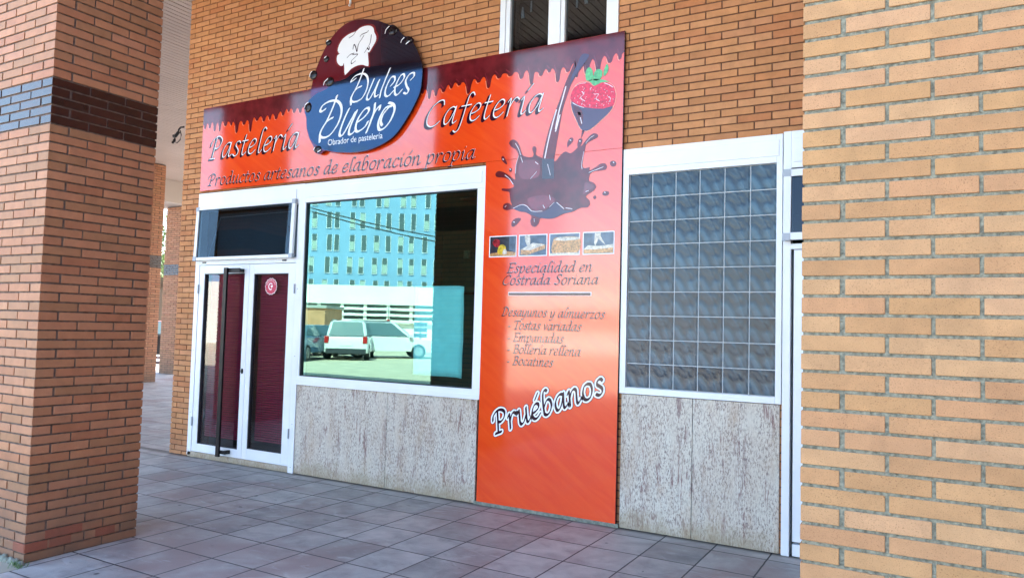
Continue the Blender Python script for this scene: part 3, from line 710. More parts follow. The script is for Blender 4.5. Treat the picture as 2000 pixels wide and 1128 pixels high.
GL = {
 'a': (.92, [BOWL, [(.72, 1.), (.68, .5), (.66, .15), (.74, .02), (.9, .15)]]),
 'b': (.85, [[(.48, 1.55), (.36, 1.66), (.2, 1.5), (.13, .9), (.14, .12)], [(.14, .12), (.3, .0), (.52, .1), (.7, .45), (.68, .8), (.52, .98), (.33, .85), (.15, .5)]]),
 'c': (.72, [[(.64, .82), (.52, 1.), (.3, .92), (.1, .6), (.08, .25), (.2, .03), (.4, .02), (.62, .2)]]),
 'd': (.92, [BOWL, [(.5, 1.6), (.68, 1.63), (.7, 1.3), (.68, .5), (.66, .15), (.74, .02), (.9, .15)]]),
 'e': (.76, [E_]), 'é': (.76, [E_, ACC(.4)]),
 'f': (.62, [[(.78, 1.5), (.64, 1.68), (.46, 1.55), (.38, 1.1), (.3, .2), (.2, -.35), (.02, -.52), (-.14, -.42)], [(.08, .95), (.68, .98)]]),
 'i': (.44, [I_, [(.26, 1.33), (.29, 1.37)]]), 'í': (.44, [I_, ACC(.3)]),
 'l': (.44, [[(.52, 1.52), (.36, 1.66), (.22, 1.48), (.17, .9), (.15, .15), (.26, .0), (.42, .18)]]),
 'm': (1.32, [[(.02, .8), (.14, .97), (.14, .5), (.12, 0)], [(.14, .45), (.3, .85), (.48, 1.), (.58, .85), (.56, .4), (.55, 0)], [(.57, .45), (.75, .85), (.93, 1.), (1.03, .85), (1., .4), (1., .1), (1.1, 0), (1.25, .18)]]),
 'n': (.94, [[(.02, .8), (.14, .97), (.14, .5), (.12, 0)], [(.14, .45), (.3, .85), (.5, 1.), (.64, .85), (.62, .4), (.62, .1), (.72, 0), (.88, .18)]]),
 'o': (.84, [O_]), 'ó': (.84, [O_, ACC(.42)]),
 'p': (.88, [[(.02, .8), (.16, .97), (.15, .4), (.1, -.3), (.05, -.56)], [(-.1, -.58), (.22, -.55)], [(.16, .5), (.35, .88), (.55, 1.), (.72, .8), (.7, .4), (.52, .08), (.32, 0), (.16, .12)]]),
 'r': (.7, [[(.02, .8), (.15, .97), (.15, .5), (.13, 0)], [(.15, .45), (.3, .82), (.48, 1.), (.66, .86)]]),
 's': (.66, [[(.58, .85), (.45, 1.), (.24, .92), (.2, .72), (.36, .54), (.5, .35), (.46, .1), (.26, 0), (.06, .14)]]),
 't': (.56, [[(.26, 1.36), (.2, .9), (.16, .4), (.18, .1), (.3, 0), (.48, .18)], [(.02, .95), (.5, .97)]]),
 'u': (.95, [[(.02, .8), (.14, .97), (.14, .5), (.14, .15), (.26, .0), (.45, .15), (.64, .55)], [(.68, 1.), (.66, .5), (.66, .12), (.76, 0), (.92, .18)]]),
 'v': (.76, [[(.04, .85), (.14, .97), (.2, .6), (.28, .05)], [(.28, .05), (.5, .4), (.65, .75), (.62, .97)]]),
 'y': (.85, [[(.02, .8), (.14, .97), (.14, .5), (.14, .15), (.26, .0), (.45, .15), (.64, .55)], [(.7, 1.), (.66, .3), (.52, -.3), (.25, -.52), (.05, -.4)]]),
 'z': (.76, [[(.1, .95), (.62, .97)], [(.62, .97), (.08, .04)], [(.06, .03), (.66, .03)]]),
 'P': (1.08, [[(.42, 1.45), (.38, .8), (.32, .05)], [(.1, .02), (.56, .02)], [(.0, .95), (.06, 1.25), (.35, 1.5), (.7, 1.5), (.95, 1.25), (.85, .88), (.6, .7), (.42, .74)]]),
 'C': (1.12, [[(1.06, 1.2), (.98, 1.46), (.72, 1.48), (.35, 1.2), (.12, .7), (.15, .22), (.4, 0), (.7, .03), (.98, .25)]]),
 'E': (1.02, [[(.32, 1.45), (.28, .75), (.2, .03)], [(.12, 1.46), (.96, 1.47), (.96, 1.28)], [(.28, .78), (.76, .8)], [(.04, .03), (.8, .03), (.9, .25)]]),
 'S': (.95, [[(.88, 1.25), (.76, 1.48), (.45, 1.45), (.28, 1.15), (.48, .85), (.7, .6), (.68, .2), (.42, 0), (.08, .16)]]),
 'D': (1.25, [[(.38, 1.45), (.32, .7), (.24, .03)], [(.05, 1.25), (.3, 1.5), (.7, 1.48), (1.08, 1.1), (1.08, .6), (.8, .15), (.4, .0), (.08, .05)]]),
 'T': (1.05, [[(.05, 1.22), (.15, 1.46), (1.05, 1.47), (1.1, 1.28)], [(.6, 1.45), (.54, .7), (.46, .03)], [(.25, .02), (.72, .02)]]),
 'B': (1.08, [[(.4, 1.45), (.34, .8), (.28, .03)], [(.05, 1.25), (.3, 1.5), (.7, 1.48), (.88, 1.2), (.7, .88), (.38, .8)], [(.38, .8), (.78, .75), (.95, .45), (.8, .1), (.45, 0), (.08, .03)]]),
 '-': (.5, [[(.05, .45), (.4, .47)]]), ' ': (.45, []),
}
SLANT = .24
def layout(s):
    x = 0; out = []
    for ch in s:
        wd, st = GL[ch]; out.append((x, st)); x += wd+.06
    return out, x-.06
def write(mbuf, s, x0, z0, x1, z1, xh, y, wd=.26, th=.07, dx=0, dz=0, ang=42, grow=0):
    """chancery italic line from (x0,z0) to (x1,z1) (baseline)"""
    lay, W = layout(s)
    L = math.hypot(x1-x0, z1-z0); a = math.atan2(z1-z0, x1-x0); c, sn = math.cos(a), math.sin(a); sx = L/W
    nb = nib((wd+grow)*xh, (th+grow)*xh, R(ang))
    for ox, st in lay:
        ss = []
        for q in st:
            ss.append([(x0+((ox+p[0])*sx+p[1]*xh*SLANT+dx*xh)*c-(p[1]*xh+dz*xh)*sn, z0+((ox+p[0])*sx+p[1]*xh*SLANT+dx*xh)*sn+(p[1]*xh+dz*xh)*c) for p in q])
        if ss: pen(ss, nb, mbuf, y, 4 if xh < .1 else 6)

# ------------------------------------------------------------------ big L-shaped sign
SY = -.040
sign = thing('shop_sign', 'large glossy orange L-shaped shop sign with chocolate drips, splash and lettering', 'sign', (-3.5, SY, 0))
SXL, SXR, SXM, SZT, SZB, SZM = -6.105, -.915, -2.213, 4.0, .031, 3.03
MB().box(SXL, -3.602, SY, -.012, SZM+.002, SZT).box(-3.600, SXR, SY, -.012, SZM+.002, SZT).build('fascia_panel', 'orange', sign, bevel=.0008)
MB().box(SXM, SXR, SY, -.012, SZB, SZM).build('vertical_panel', 'orange', sign, bevel=.0008)
L1, L2, L3, L4, L5 = [SY-.0008*k for k in range(1, 6)]
# drips
random.seed(21)
low = [(SXL+.001, SZT-.001)]
x = SXL+.001; edge = []
while x < SXR-.05:
    wv = random.uniform(.07, .12); nl = random.uniform(.03, .07)
    if random.random() < .25: nl = random.uniform(.09, .14)
    if x+wv > SXR: wv = SXR-x
    base = 3.80+.018*math.sin(x*5)+jit(.012)
    edge += [(x, base), (x+wv*.22, base-nl*.3), (x+wv*.34, base-nl*.88), (x+wv*.5, base-nl), (x+wv*.66, base-nl*.86), (x+wv*.78, base-nl*.28)]
    x += wv
edge.append((SXR-.001, 3.82))
ed = [(p[0], p[1]) for p in crom(edge, seg=3)]
ed = [(max(SXL+.001, min(SXR-.001, p[0])), p[1]) for p in ed]
band_pts = [(SXL+.001, SZT-.0015)]+ed+[(SXR-.001, SZT-.0015)]
MB().flat(band_pts, L1).build('chocolate_band', 'choc', sign)
hl = MB(); dk = MB()
for i in range(0, len(edge)-6, 6):
    e = edge[i:i+6]
    pen([[(p[0]-.002, p[1]-.008) for p in (e[1], e[2], e[3])]], nib(.006, .003, R(20), 6), hl, L2, 3)
    if i % 3 == 0: pen([[(e[0][0]+.012, e[0][1]+.03), (e[2][0]+.012, e[2][1]+.03)]], nib(.012, .006, R(60), 6), dk, L2, 3)
hl.build('drip_highlight', 'peach', sign); dk.build('drip_sheen', 'choc_mid', sign)
# line edge strip at the rim of the sign
MB().box(SXR+.0005, SXR+.004, SY-.002, -.012, SZB, SZT).build('edge_trim', 'ink', sign)

def z3(p): return F(960+p[0]/5.638, 250+p[1]/5.638, SY)
def z4(p): return F(1060+p[0]/5.9375, 90+p[1]/5.9375, SY)
def patch(pts, tr, layer, m_, name, parent=None, seg=4, closed=True):
    q = [tuple(v[:2]) for v in crom([tr(p) for p in pts], True, seg)] if seg else [tr(p) for p in pts]
    return MB().flat(q, layer).build(name, m_, parent or sign)
# pour
stream = [(420, 85), (540, 95), (530, 150), (430, 290), (350, 410), (300, 530), (235, 730), (195, 950), (165, 1128), (120, 1400), (85, 1650), (-60, 1650), (-20, 1400), (30, 1128), (100, 880), (200, 620), (260, 440), (330, 280)]
patch(stream, z4, L2, 'choc', 'pouring_chocolate', seg=3)
patch([(455, 100), (535, 100), (520, 150), (425, 280), (345, 400), (315, 450), (345, 330), (400, 220)], z4, L3, 'choc_blue', 'stream_shade')
b = MB()
pen([[z4(p) for p in q] for q in ([(270, 470), (235, 600), (190, 760), (150, 960)], [(160, 740), (110, 920), (60, 1128), (10, 1380)], [(200, 800), (175, 900), (150, 990)])], nib(.012, .005, R(10), 8), b, L3)
b.build('stream_highlight', 'highlight', sign)
splash = [(195, 160), (235, 128), (280, 150), (310, 200), (335, 280), (360, 310), (440, 325), (465, 290), (450, 230), (470, 200), (495, 225), (490, 290), (530, 320), (580, 335), (640, 345), (705, 365), (760, 300), (815, 260), (870, 280), (920, 245), (950, 215), (1000, 190), (1035, 140), (1080, 90), (1130, 58), (1172, 75), (1165, 105), (1100, 140), (1045, 180), (1030, 240), (1010, 330), (1005, 430), (1050, 440), (1080, 430), (1085, 465), (1150, 430), (1200, 395), (1250, 390), (1272, 425), (1255, 460), (1200, 470), (1130, 480), (1085, 510), (1075, 580), (1120, 600), (1152, 640), (1135, 680), (1080, 720), (1040, 755), (1080, 800), (1082, 845), (1050, 875), (980, 880), (900, 920), (800, 945), (700, 990), (620, 1000), (540, 995), (520, 1050), (480, 1088), (440, 1070), (430, 1020), (440, 970), (380, 930), (310, 920), (240, 890), (180, 905), (130, 890), (135, 840), (185, 825), (225, 850), (210, 800), (200, 720), (185, 702), (120, 690), (120, 665), (190, 668), (250, 640), (200, 575), (140, 548), (60, 540), (45, 505), (75, 475), (130, 485), (190, 520), (260, 570), (258, 500), (270, 400), (300, 310), (270, 240), (215, 205)]
patch(splash, z3, L3, 'choc', 'chocolate_splash', seg=3)
patch([(560, 340), (690, 340), (690, 560), (560, 560)], z3, L4, 'choc_dark', 'stream_shade', seg=0)
patch([(245, 885), (330, 845), (370, 845), (450, 910), (540, 925), (630, 890), (700, 815), (740, 830), (800, 905), (900, 900), (870, 925), (780, 945), (700, 985), (620, 995), (545, 990), (450, 960), (380, 925), (310, 915)], z3, L4, 'choc_blue', 'splash_shade')
patch([(330, 370), (480, 355), (530, 400), (525, 520), (450, 560), (340, 560), (300, 480)], z3, L4, 'choc_mid', 'splash_sheen')
patch([(400, 780), (560, 740), (700, 780), (640, 860), (540, 910), (440, 880)], z3, L4, 'choc_mid', 'splash_sheen')
patch([(1035, 600), (1100, 620), (1130, 650), (1060, 700), (1010, 730), (1020, 660)], z3, L4, 'choc_mid', 'splash_sheen')
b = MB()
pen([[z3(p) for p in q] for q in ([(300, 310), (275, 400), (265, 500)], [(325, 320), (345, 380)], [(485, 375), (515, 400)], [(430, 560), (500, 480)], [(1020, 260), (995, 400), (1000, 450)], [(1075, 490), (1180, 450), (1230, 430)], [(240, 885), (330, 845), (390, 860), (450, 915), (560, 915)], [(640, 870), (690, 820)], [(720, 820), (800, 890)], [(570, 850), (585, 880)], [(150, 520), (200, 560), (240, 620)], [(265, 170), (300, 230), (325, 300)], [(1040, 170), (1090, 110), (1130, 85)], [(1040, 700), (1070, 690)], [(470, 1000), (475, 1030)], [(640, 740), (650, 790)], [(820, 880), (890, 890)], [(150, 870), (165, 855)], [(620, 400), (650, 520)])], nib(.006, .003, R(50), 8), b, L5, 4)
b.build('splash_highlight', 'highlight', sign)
def ell(cx, cy, rx, ry, ang=0, n=18):
    c, s = math.cos(R(ang)), math.sin(R(ang))
    return [(cx+rx*math.cos(2*math.pi*k/n)*c-ry*math.sin(2*math.pi*k/n)*s, cy+rx*math.cos(2*math.pi*k/n)*s+ry*math.sin(2*math.pi*k/n)*c) for k in range(n)]
drops = [[(110, 320), (130, 308), (150, 335), (175, 402), (140, 385), (112, 350)], ell(210, 462, 17, 22), ell(1340, 393, 34, 33), ell(1258, 720, 39, 26, -10), ell(1137, 763, 17, 20),
         [(835, 215), (835, 160), (870, 108), (900, 115), (895, 150), (850, 200)], [(955, 225), (945, 180), (960, 125), (990, 115), (1003, 140), (985, 190)], [(325, 993), (300, 1040), (250, 1085), (222, 1080), (225, 1030), (265, 995)],
         [(1000, 20), (1025, 30), (1005, 80), (985, 115), (992, 70)]]
for dpts in drops:
    patch(dpts, z3, L2, 'choc', 'chocolate_drop', seg=2)
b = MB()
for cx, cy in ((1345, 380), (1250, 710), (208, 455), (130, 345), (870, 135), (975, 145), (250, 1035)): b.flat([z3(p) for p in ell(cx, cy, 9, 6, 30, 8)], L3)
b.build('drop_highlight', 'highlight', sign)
# strawberry
patch([(322, 600), (330, 540), (360, 480), (400, 435), (470, 412), (540, 420), (590, 455), (640, 430), (700, 412), (780, 425), (835, 475), (856, 560), (845, 650), (800, 750), (705, 848), (605, 938), (540, 985), (490, 993), (435, 965), (385, 865), (332, 740)], z4, L2, 'peach', 'berry_outline', seg=2)
patch([(332, 640), (328, 560), (362, 490), (405, 443), (470, 420), (540, 428), (590, 465), (640, 440), (700, 420), (780, 433), (828, 482), (848, 560), (838, 640), (810, 700), (700, 735), (560, 725), (430, 700)], z4, L3, 'berry', 'strawberry', seg=3)
patch([(335, 640), (430, 700), (560, 720), (700, 728), (812, 698), (780, 760), (700, 840), (600, 930), (540, 975), (490, 985), (440, 958), (392, 860), (342, 740)], z4, L4, 'choc_blue', 'berry_dip', seg=2)
patch([(350, 690), (430, 720), (470, 800), (460, 900), (440, 930), (395, 840)], z4, L5, 'choc', 'dip_sheen', seg=2)
for q in ([(505, 400), (500, 300), (540, 245), (575, 280), (590, 350), (570, 400)], [(590, 400), (600, 310), (640, 268), (690, 290), (690, 345), (660, 390)], [(705, 330), (715, 270), (745, 208), (766, 255), (745, 320), (715, 350)], [(530, 405), (600, 385), (690, 390), (770, 415), (680, 425), (600, 465), (560, 425)]):
    patch(q, z4, L4, 'leafprint', 'berry_leaf', seg=2)
b = MB(); random.seed(4)
for i in range(70):
    px, py = random.uniform(350, 835), random.uniform(450, 700)
    if ((px-590)/250)**2+((py-580)/150)**2 < 1 and not (560 < px < 630 and py < 480): b.flat([z4(p) for p in ell(px, py, 3.5, 5.5, random.uniform(0, 60), 6)], L4)
pen([[z4(p) for p in q] for q in ([(380, 470), (430, 440), (500, 430)], [(715, 430), (770, 450), (815, 480)], [(350, 660), (400, 690), (480, 715)], [(455, 530), (480, 560), (440, 600), (490, 640)], [(600, 560), (650, 560), (620, 610), (660, 640)], [(760, 590), (790, 610), (770, 650)])], nib(.006, .003, R(30), 6), b, L5, 3)
b.flat([z4(p) for p in ((405, 765), (440, 770), (445, 808), (415, 800))], L5+.0000); pen([[z4(p) for p in ((440, 830), (455, 900))]], nib(.008, .004, R(30), 6), b, L5-.0004, 3)
b.build('seed_highlight', 'highlight', sign)
# lettering
big = [('Pastelería', -5.99, 3.385, -4.50, 3.385, .165), ('Cafetería', -2.93, 3.415, -1.60, 3.415, .158)]
for s, a, za, b_, zb, xh in big:
    W_, D_ = MB(), MB()
    write(D_, s, a, za, b_-xh*.4, zb, xh, L3, .30, .09, -.03, -.02); write(W_, s, a, za, b_-xh*.4, zb, xh, L4, .085, .035, .085, .04)
    q = D_.build('lettering', 'ink', sign); W_.build('letter_highlight', 'white', q)
small = [('Productos artesanos de elaboración propia', -5.98, 3.083, -2.34, 3.068, .086),
         ('Especialidad en', -1.965, 2.03, -1.16, 2.03, .056), ('Costrada Soriana', -2.012, 1.925, -1.105, 1.925, .056),
         ('Desayunos y almuerzos', -2.01, 1.655, -1.045, 1.645, .050), ('- Tostas variadas', -1.945, 1.54, -1.25, 1.54, .050),
         ('- Empanadas', -1.945, 1.435, -1.41, 1.435, .050), ('- Bollería rellena', -1.945, 1.335, -1.25, 1.335, .050), ('- Bocatines', -1.945, 1.235, -1.50, 1.235, .050)]
for s, a, za, b_, zb, xh in small:
    W_, D_ = MB(), MB()
    write(W_, s, a, za, b_, zb, xh, L2, .20, .09, .05, .04); write(D_, s, a, za, b_, zb, xh, L3, .24, .08)
    q = D_.build('lettering', 'ink', sign); W_.build('letter_highlight', 'white', q)
O1, O2, O3 = MB(), MB(), MB()
pr = ('Pruébanos', -2.045, .625, -1.02, 1.05, .120)
write(O1, *pr, L2, .24, .09, grow=.31, ang=64); write(O2, *pr, L3, .24, .09, grow=.24, ang=64); write(O3, *pr, L4, .25, .085, ang=64)
O1.build('slogan_edge', 'ink', sign); O2.build('slogan_outline', 'white', sign); O3.build('slogan_lettering', 'ink', sign)
MB().flat([(-1.945, 1.862), (-1.945, 1.832), (-1.158, 1.832), (-1.158, 1.862)], L2).build('rule_highlight', 'white', sign)
MB().flat([(-1.940, 1.855), (-1.940, 1.835), (-1.166, 1.835), (-1.166, 1.855)], L3).build('rule', 'ink', sign)
# four food photographs
ph = [(-2.152, -1.874, 'photo_dark'), (-1.852, -1.576, 'photo_blue'), (-1.556, -1.272, 'photo_blue'), (-1.246, -.966, 'photo_blue')]
for k, (a, b_, bgm) in enumerate(ph):
    fr = MB().flat([(a, 2.17), (b_, 2.17), (b_, 2.358), (a, 2.358)], L2).build('food_photo', 'white', sign)
    w_ = b_-a-.016; a1 = a+.008; h_ = .172; zz = 2.178
    def pt(p): return (a1+p[0]*w_, zz+p[1]*h_)
    MB().flat([pt(p) for p in ((0, 0), (1, 0), (1, 1), (0, 1))], L3).build('photo_background', bgm, fr)
    if k == 0:
        S_ = [([(0, 0), (1, 0), (1, .18), (.6, .25), (0, .15)], 'photo_bread', 0), ([(.1, .7), (.2, .88), (.38, .8), (.35, .5), (.2, .5)], 'photo_red', 2), ([(.3, .2), (.35, .5), (.5, .6), (.62, .45), (.6, .15), (.4, .1)], 'photo_yellow', 2), ([(.5, .12), (.55, .35), (.65, .3), (.65, .1)], 'photo_cream', 2), ([(.75, .3), (.75, .98), (.98, .98), (.98, .2)], 'photo_blue', 0)]
    elif k == 1:
        S_ = [([(.05, .05), (.05, .3), (.8, .58), (.97, .5), (.95, .3), (.3, .02)], 'photo_bread', 0), ([(.05, .3), (.5, .62), (.97, .52), (.4, .25)], 'photo_cream', 0), ([(.25, .6), (.2, .98), (.38, .98), (.4, .6), (.32, .5)], 'photo_cream', 2), ([(.6, .6), (.62, .98), (.97, .98), (.9, .6)], 'photo_blue', 0)]
    elif k == 2:
        S_ = [([(.08, .1), (.12, .75), (.3, .85), (.99, .8), (.99, .12), (.5, .08)], 'photo_bread', 2), ([(.12, .72), (.3, .86), (.99, .82), (.99, .7), (.5, .66)], 'photo_cream', 0), ([(0, 0), (1, 0), (1, .08), (0, .08)], 'photo_cream', 0)]
    else:
        S_ = [([(0, .02), (0, .2), (.99, .28), (.99, .02)], 'photo_bread', 0), ([(0, .2), (.15, .4), (.5, .35), (.99, .42), (.99, .26), (.4, .2)], 'photo_cream', 0), ([(.38, .98), (.36, .5), (.4, .35), (.5, .7), (.75, .38), (.58, .8), (.58, .98)], 'photo_cream', 0)]
    for j, (pp, mm_, sg) in enumerate(S_):
        q = [pt(p) for p in pp]
        if sg: q = [tuple(v[:2]) for v in crom(q, True, 4)]
        MB().flat(q, L4-.0002*j).build('pictured_food', mm_, fr)
keep(sign)
for c in sign.children:
    pass

# ------------------------------------------------------------------ logo board
DY = -.085
logo = thing('logo_board', 'round dark maroon board with white chef hat and brush lettering above the display window', 'sign', (-3.72, DY, 3.9))
out_px = [(607, 178), (616, 140), (630, 104.5), (646, 76.5), (664.5, 55), (683, 43), (707, 38), (731, 39), (749.6, 44.6), (761.5, 49), (768, 48.5), (776, 54), (781, 62), (791, 71), (799, 71), (806, 75.5), (806.5, 83), (813.5, 96.5), (822.7, 120.5), (824.7, 143), (821, 175.6), (812, 199), (795.5, 229.5), (772, 263), (746.6, 281.7), (718, 293.5), (691, 297.7), (657, 297.7), (634, 294), (629, 298), (621, 300.5), (613.5, 296), (613, 288), (605, 271.6), (599, 251), (598, 229.5), (595, 219), (594.5, 208), (600, 199), (607, 195)]
opts = [tuple(v[:2]) for v in crom([F(u, v, DY) for u, v in out_px], True, 4)]
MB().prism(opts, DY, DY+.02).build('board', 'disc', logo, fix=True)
MB().box(-4.0, -3.95, DY+.021, -.012, 3.4, 3.9).box(-3.5, -3.45, DY+.021, -.012, 3.4, 3.9).build('bracket', 'alu_grey', logo)
Y1, Y2, Y3 = DY-.001, DY-.002, DY-.003
def za(p): return F(590+p[0]/7.52, 30+p[1]/7.52, DY)
def zb(p): return F(590+p[0]/5.9375, 120+p[1]/5.9375, DY)
wave = [(603, 196), (618, 183), (634, 176), (640, 172), (652, 160), (664, 158), (676, 153), (690, 143), (706, 134), (724, 130), (745, 128), (823, 122), (823.5, 143), (820, 175.6), (811, 199), (795, 229), (771.5, 262), (746, 281), (718, 292.7), (691, 297), (657, 297), (634, 293), (616, 282), (605.6, 271.6), (599.8, 251), (598.7, 229.5), (596, 219), (595.5, 208)]
MB().flat([F(u, v, DY) for u, v in wave], DY-.0005).build('chocolate_wave', 'disc_dark', logo)
hat = [(525, 580), (545, 565), (525, 520), (545, 440), (600, 350), (680, 285), (760, 250), (800, 235), (850, 190), (920, 160), (1000, 155), (1050, 190), (1062, 250), (1090, 310), (1085, 380), (1040, 460), (985, 550), (968, 540), (975, 650), (975, 750), (900, 730), (820, 738), (720, 790), (632, 880), (622, 780), (615, 700), (600, 740), (560, 742), (520, 700), (510, 640)]
hq = [za(p) for p in hat]; cx = sum(p[0] for p in hq)/len(hq); cz = sum(p[1] for p in hq)/len(hq)
M['hat_edge'] = mat('maroon_edge_print', (.20, .012, .015), .08)
MB().flat([tuple(v[:2]) for v in crom([(cx+(p[0]-cx)*1.10, cz+(p[1]-cz)*1.07) for p in hq], True, 2)], Y1).build('hat_outline', 'hat_edge', logo)
MB().flat([tuple(v[:2]) for v in crom(hq, True, 2)], Y2).build('chef_hat', 'white', logo)
b = MB()
pen([[za(p) for p in q] for q in ([(695, 335), (760, 290), (790, 240)], [(855, 315), (880, 285), (960, 250), (975, 228)], [(750, 500), (765, 430), (790, 470), (810, 535), (830, 430), (880, 350), (910, 300)], [(1020, 290), (1005, 400), (970, 470), (920, 550)], [(990, 465), (985, 510), (960, 480)], [(665, 625), (710, 580), (765, 560)], [(745, 580), (820, 575), (780, 620), (730, 670), (730, 715), (785, 675)], [(530, 580), (550, 567)])], nib(.012, .005, R(40), 8), b, Y3, 4)
b.build('hat_creases', 'ink', logo)
b = MB()
DUL = [[(718, 90), (690, 170), (640, 290), (580, 400), (565, 450), (570, 505)],
       [(625, 200), (575, 238), (575, 220), (620, 170), (690, 145), (745, 160), (768, 230), (750, 330), (695, 430), (620, 470), (572, 455), (590, 380), (640, 315), (690, 290)],
       [(838, 205), (790, 320), (755, 410), (758, 445), (790, 430), (850, 320), (888, 235)], [(900, 215), (850, 350), (848, 410), (880, 395)],
       [(1022, 85), (970, 210), (920, 340), (903, 420)],
       [(1030, 285), (1075, 230), (1075, 180), (1030, 195), (975, 310), (965, 390), (1000, 405), (1060, 345)],
       [(1070, 300), (1130, 270), (1185, 195), (1180, 150), (1140, 175), (1085, 290), (1078, 370), (1105, 390), (1160, 330)],
       [(1262, 215), (1300, 175), (1300, 135), (1250, 150), (1205, 225), (1215, 290), (1238, 335), (1215, 375), (1180, 365)],
       [(408, 400), (370, 510), (300, 670), (225, 800), (208, 870), (207, 935)],
       [(272, 555), (225, 585), (215, 560), (250, 505), (330, 462), (410, 462), (455, 520), (455, 620), (410, 740), (330, 850), (260, 885), (210, 865), (230, 790), (300, 690), (358, 655)],
       [(548, 550), (500, 650), (445, 800), (440, 860), (480, 845), (560, 700), (620, 590)], [(640, 570), (560, 760), (545, 840), (580, 840), (625, 790)],
       [(640, 710), (720, 650), (775, 580), (770, 540), (720, 565), (650, 670), (622, 780), (650, 815), (730, 760), (765, 700)],
       [(848, 490), (835, 590), (790, 720), (748, 825)], [(800, 680), (850, 580), (905, 515), (900, 560)],
       [(1010, 480), (1060, 500), (1075, 560), (1030, 680), (960, 770), (900, 795), (885, 730), (910, 640), (970, 540), (1040, 520)], [(1045, 500), (1000, 545), (940, 620), (915, 700), (930, 742)]]
pen([[zb(p) for p in q] for q in DUL[:8]], nib(.025, .010, R(35), 8), b, Y3, 5)
pen([[zb(p) for p in q] for q in DUL[8:]], nib(.034, .013, R(35), 8), b, Y3, 5)
b.build('brush_lettering', 'white', logo)
fc = bpy.data.curves.new('t', 'FONT'); fc.body = 'Obrador de pastelería'; fc.size = .088
fo = bpy.data.objects.new('t', fc); COL.objects.link(fo); bpy.context.view_layer.update()
me = bpy.data.meshes.new_from_object(fo.evaluated_get(bpy.context.evaluated_depsgraph_get())); bpy.data.objects.remove(fo)
wx = max(v.co.x for v in me.vertices)
p0 = F(640, 285.5, DY); p1 = F(747, 272.5, DY)
for v in me.vertices: v.co = Vector((p0[0]+v.co.x/wx*(p1[0]-p0[0]), Y2, p0[1]+.006+v.co.y))
me.materials.append(M['white']); to = bpy.data.objects.new('caption_lettering', me); COL.objects.link(to); to.parent = logo
bd = [((612.5, 147), 7.3, 9), ((642, 84), 5.5, 5.5), ((638, 116), 5, 6), ((644, 160), 8.5, 9), ((768, 60), 9, 9), ((799, 79), 7, 7), ((602, 210), 6.5, 10), ((621, 292), 7, 7)]
for (u, v), ru, rv in bd:
    c = F(u, v, DY); e = F(u+ru, v, DY); f_ = F(u, v+rv, DY)
    o = MB().ball((c[0], DY-.002, c[1]), abs(e[0]-c[0]), .012, abs(f_[1]-c[1])).build('chocolate_bead', 'black_gloss', logo, smooth=True)
b = MB()
for q in ([(607, 150), (608, 144), (611, 141)], [(640, 82), (643, 80)], [(636, 114), (639, 111.5)], [(634, 167), (636, 161), (642, 155)], [(754, 66), (756, 59), (762, 53)], [(785, 84), (787, 79), (791, 75)], [(795, 87), (801, 82)], [(597, 211), (599, 205), (604, 201)], [(614.5, 293), (617, 289)], [(622, 297.5), (628, 294)]):
    pen([[F(u, v, DY) for u, v in q]], nib(.014, .008, R(60), 8), b, DY-.0155, 3)
b.build('bead_highlight', 'white', logo)
keep(logo)

# ------------------------------------------------------------------ small things on the front
st = thing('door_sticker', 'round crimson scalloped sticker at the top of the right door leaf glass', 'sticker', (-4.9, 0, 1.95))
cx, cz = F(529, 559, 0.0)
def scal(r, n=28, a=.05): return [(cx+r*(1+a*math.cos(n*t_/2))*math.cos(t_), cz+r*(1+a*math.cos(n*t_/2))*math.sin(t_)) for t_ in [2*math.pi*k/112 for k in range(112)]]
M['crimson'] = mat('crimson_vinyl', (.55, .02, .07), .35)
MB().flat(scal(.088), .0030).build('white_edge', 'white', st); MB().flat(scal(.082), .0022).build('disc', 'crimson', st)
b = MB(); pen([[(cx+.030*math.cos(R(a))-.004, cz+.034*math.sin(R(a))) for a in range(50, 325, 25)]], nib(.010, .010, 0, 8), b, .0014, 2)
pen([[(cx+.002, cz+.004), (cx+.010, cz-.010), (cx+.022, cz+.006), (cx+.012, cz+.008)]], nib(.012, .012, 0, 8), b, .0014, 2)
pen([[(cx+.060*math.cos(R(a)), cz+.060*math.sin(R(a))), (cx+.068*math.cos(R(a)), cz+.068*math.sin(R(a)))] for a in range(20, 165, 11)], nib(.004, .004, 0, 6), b, .0014, 1)
b.build('emblem', 'white', st); keep(st)

pp = MB(); nx_, nz_ = 10, 12
for j in range(nz_+1):
    for i in range(nx_+1):
        X = -3.0+.555*i/nx_; Z = 1.085+.835*j/nz_
        pp.v.append((X, .022+.004*math.sin(X*19+Z*7)+.003*math.sin(Z*23), Z+(.004 if i < nx_ else -.004)))
for j in range(nz_):
    for i in range(nx_): a = j*(nx_+1)+i; pp.f.append((a, a+1, a+nx_+2, a+nx_+1))
o = pp.build('paper_sheet', 'paper', smooth=True); tag(o, 'large pale crumpled paper sheet taped inside the display window', 'paper')
sm = o.modifiers.new('thick', 'SOLIDIFY'); sm.thickness = .0008
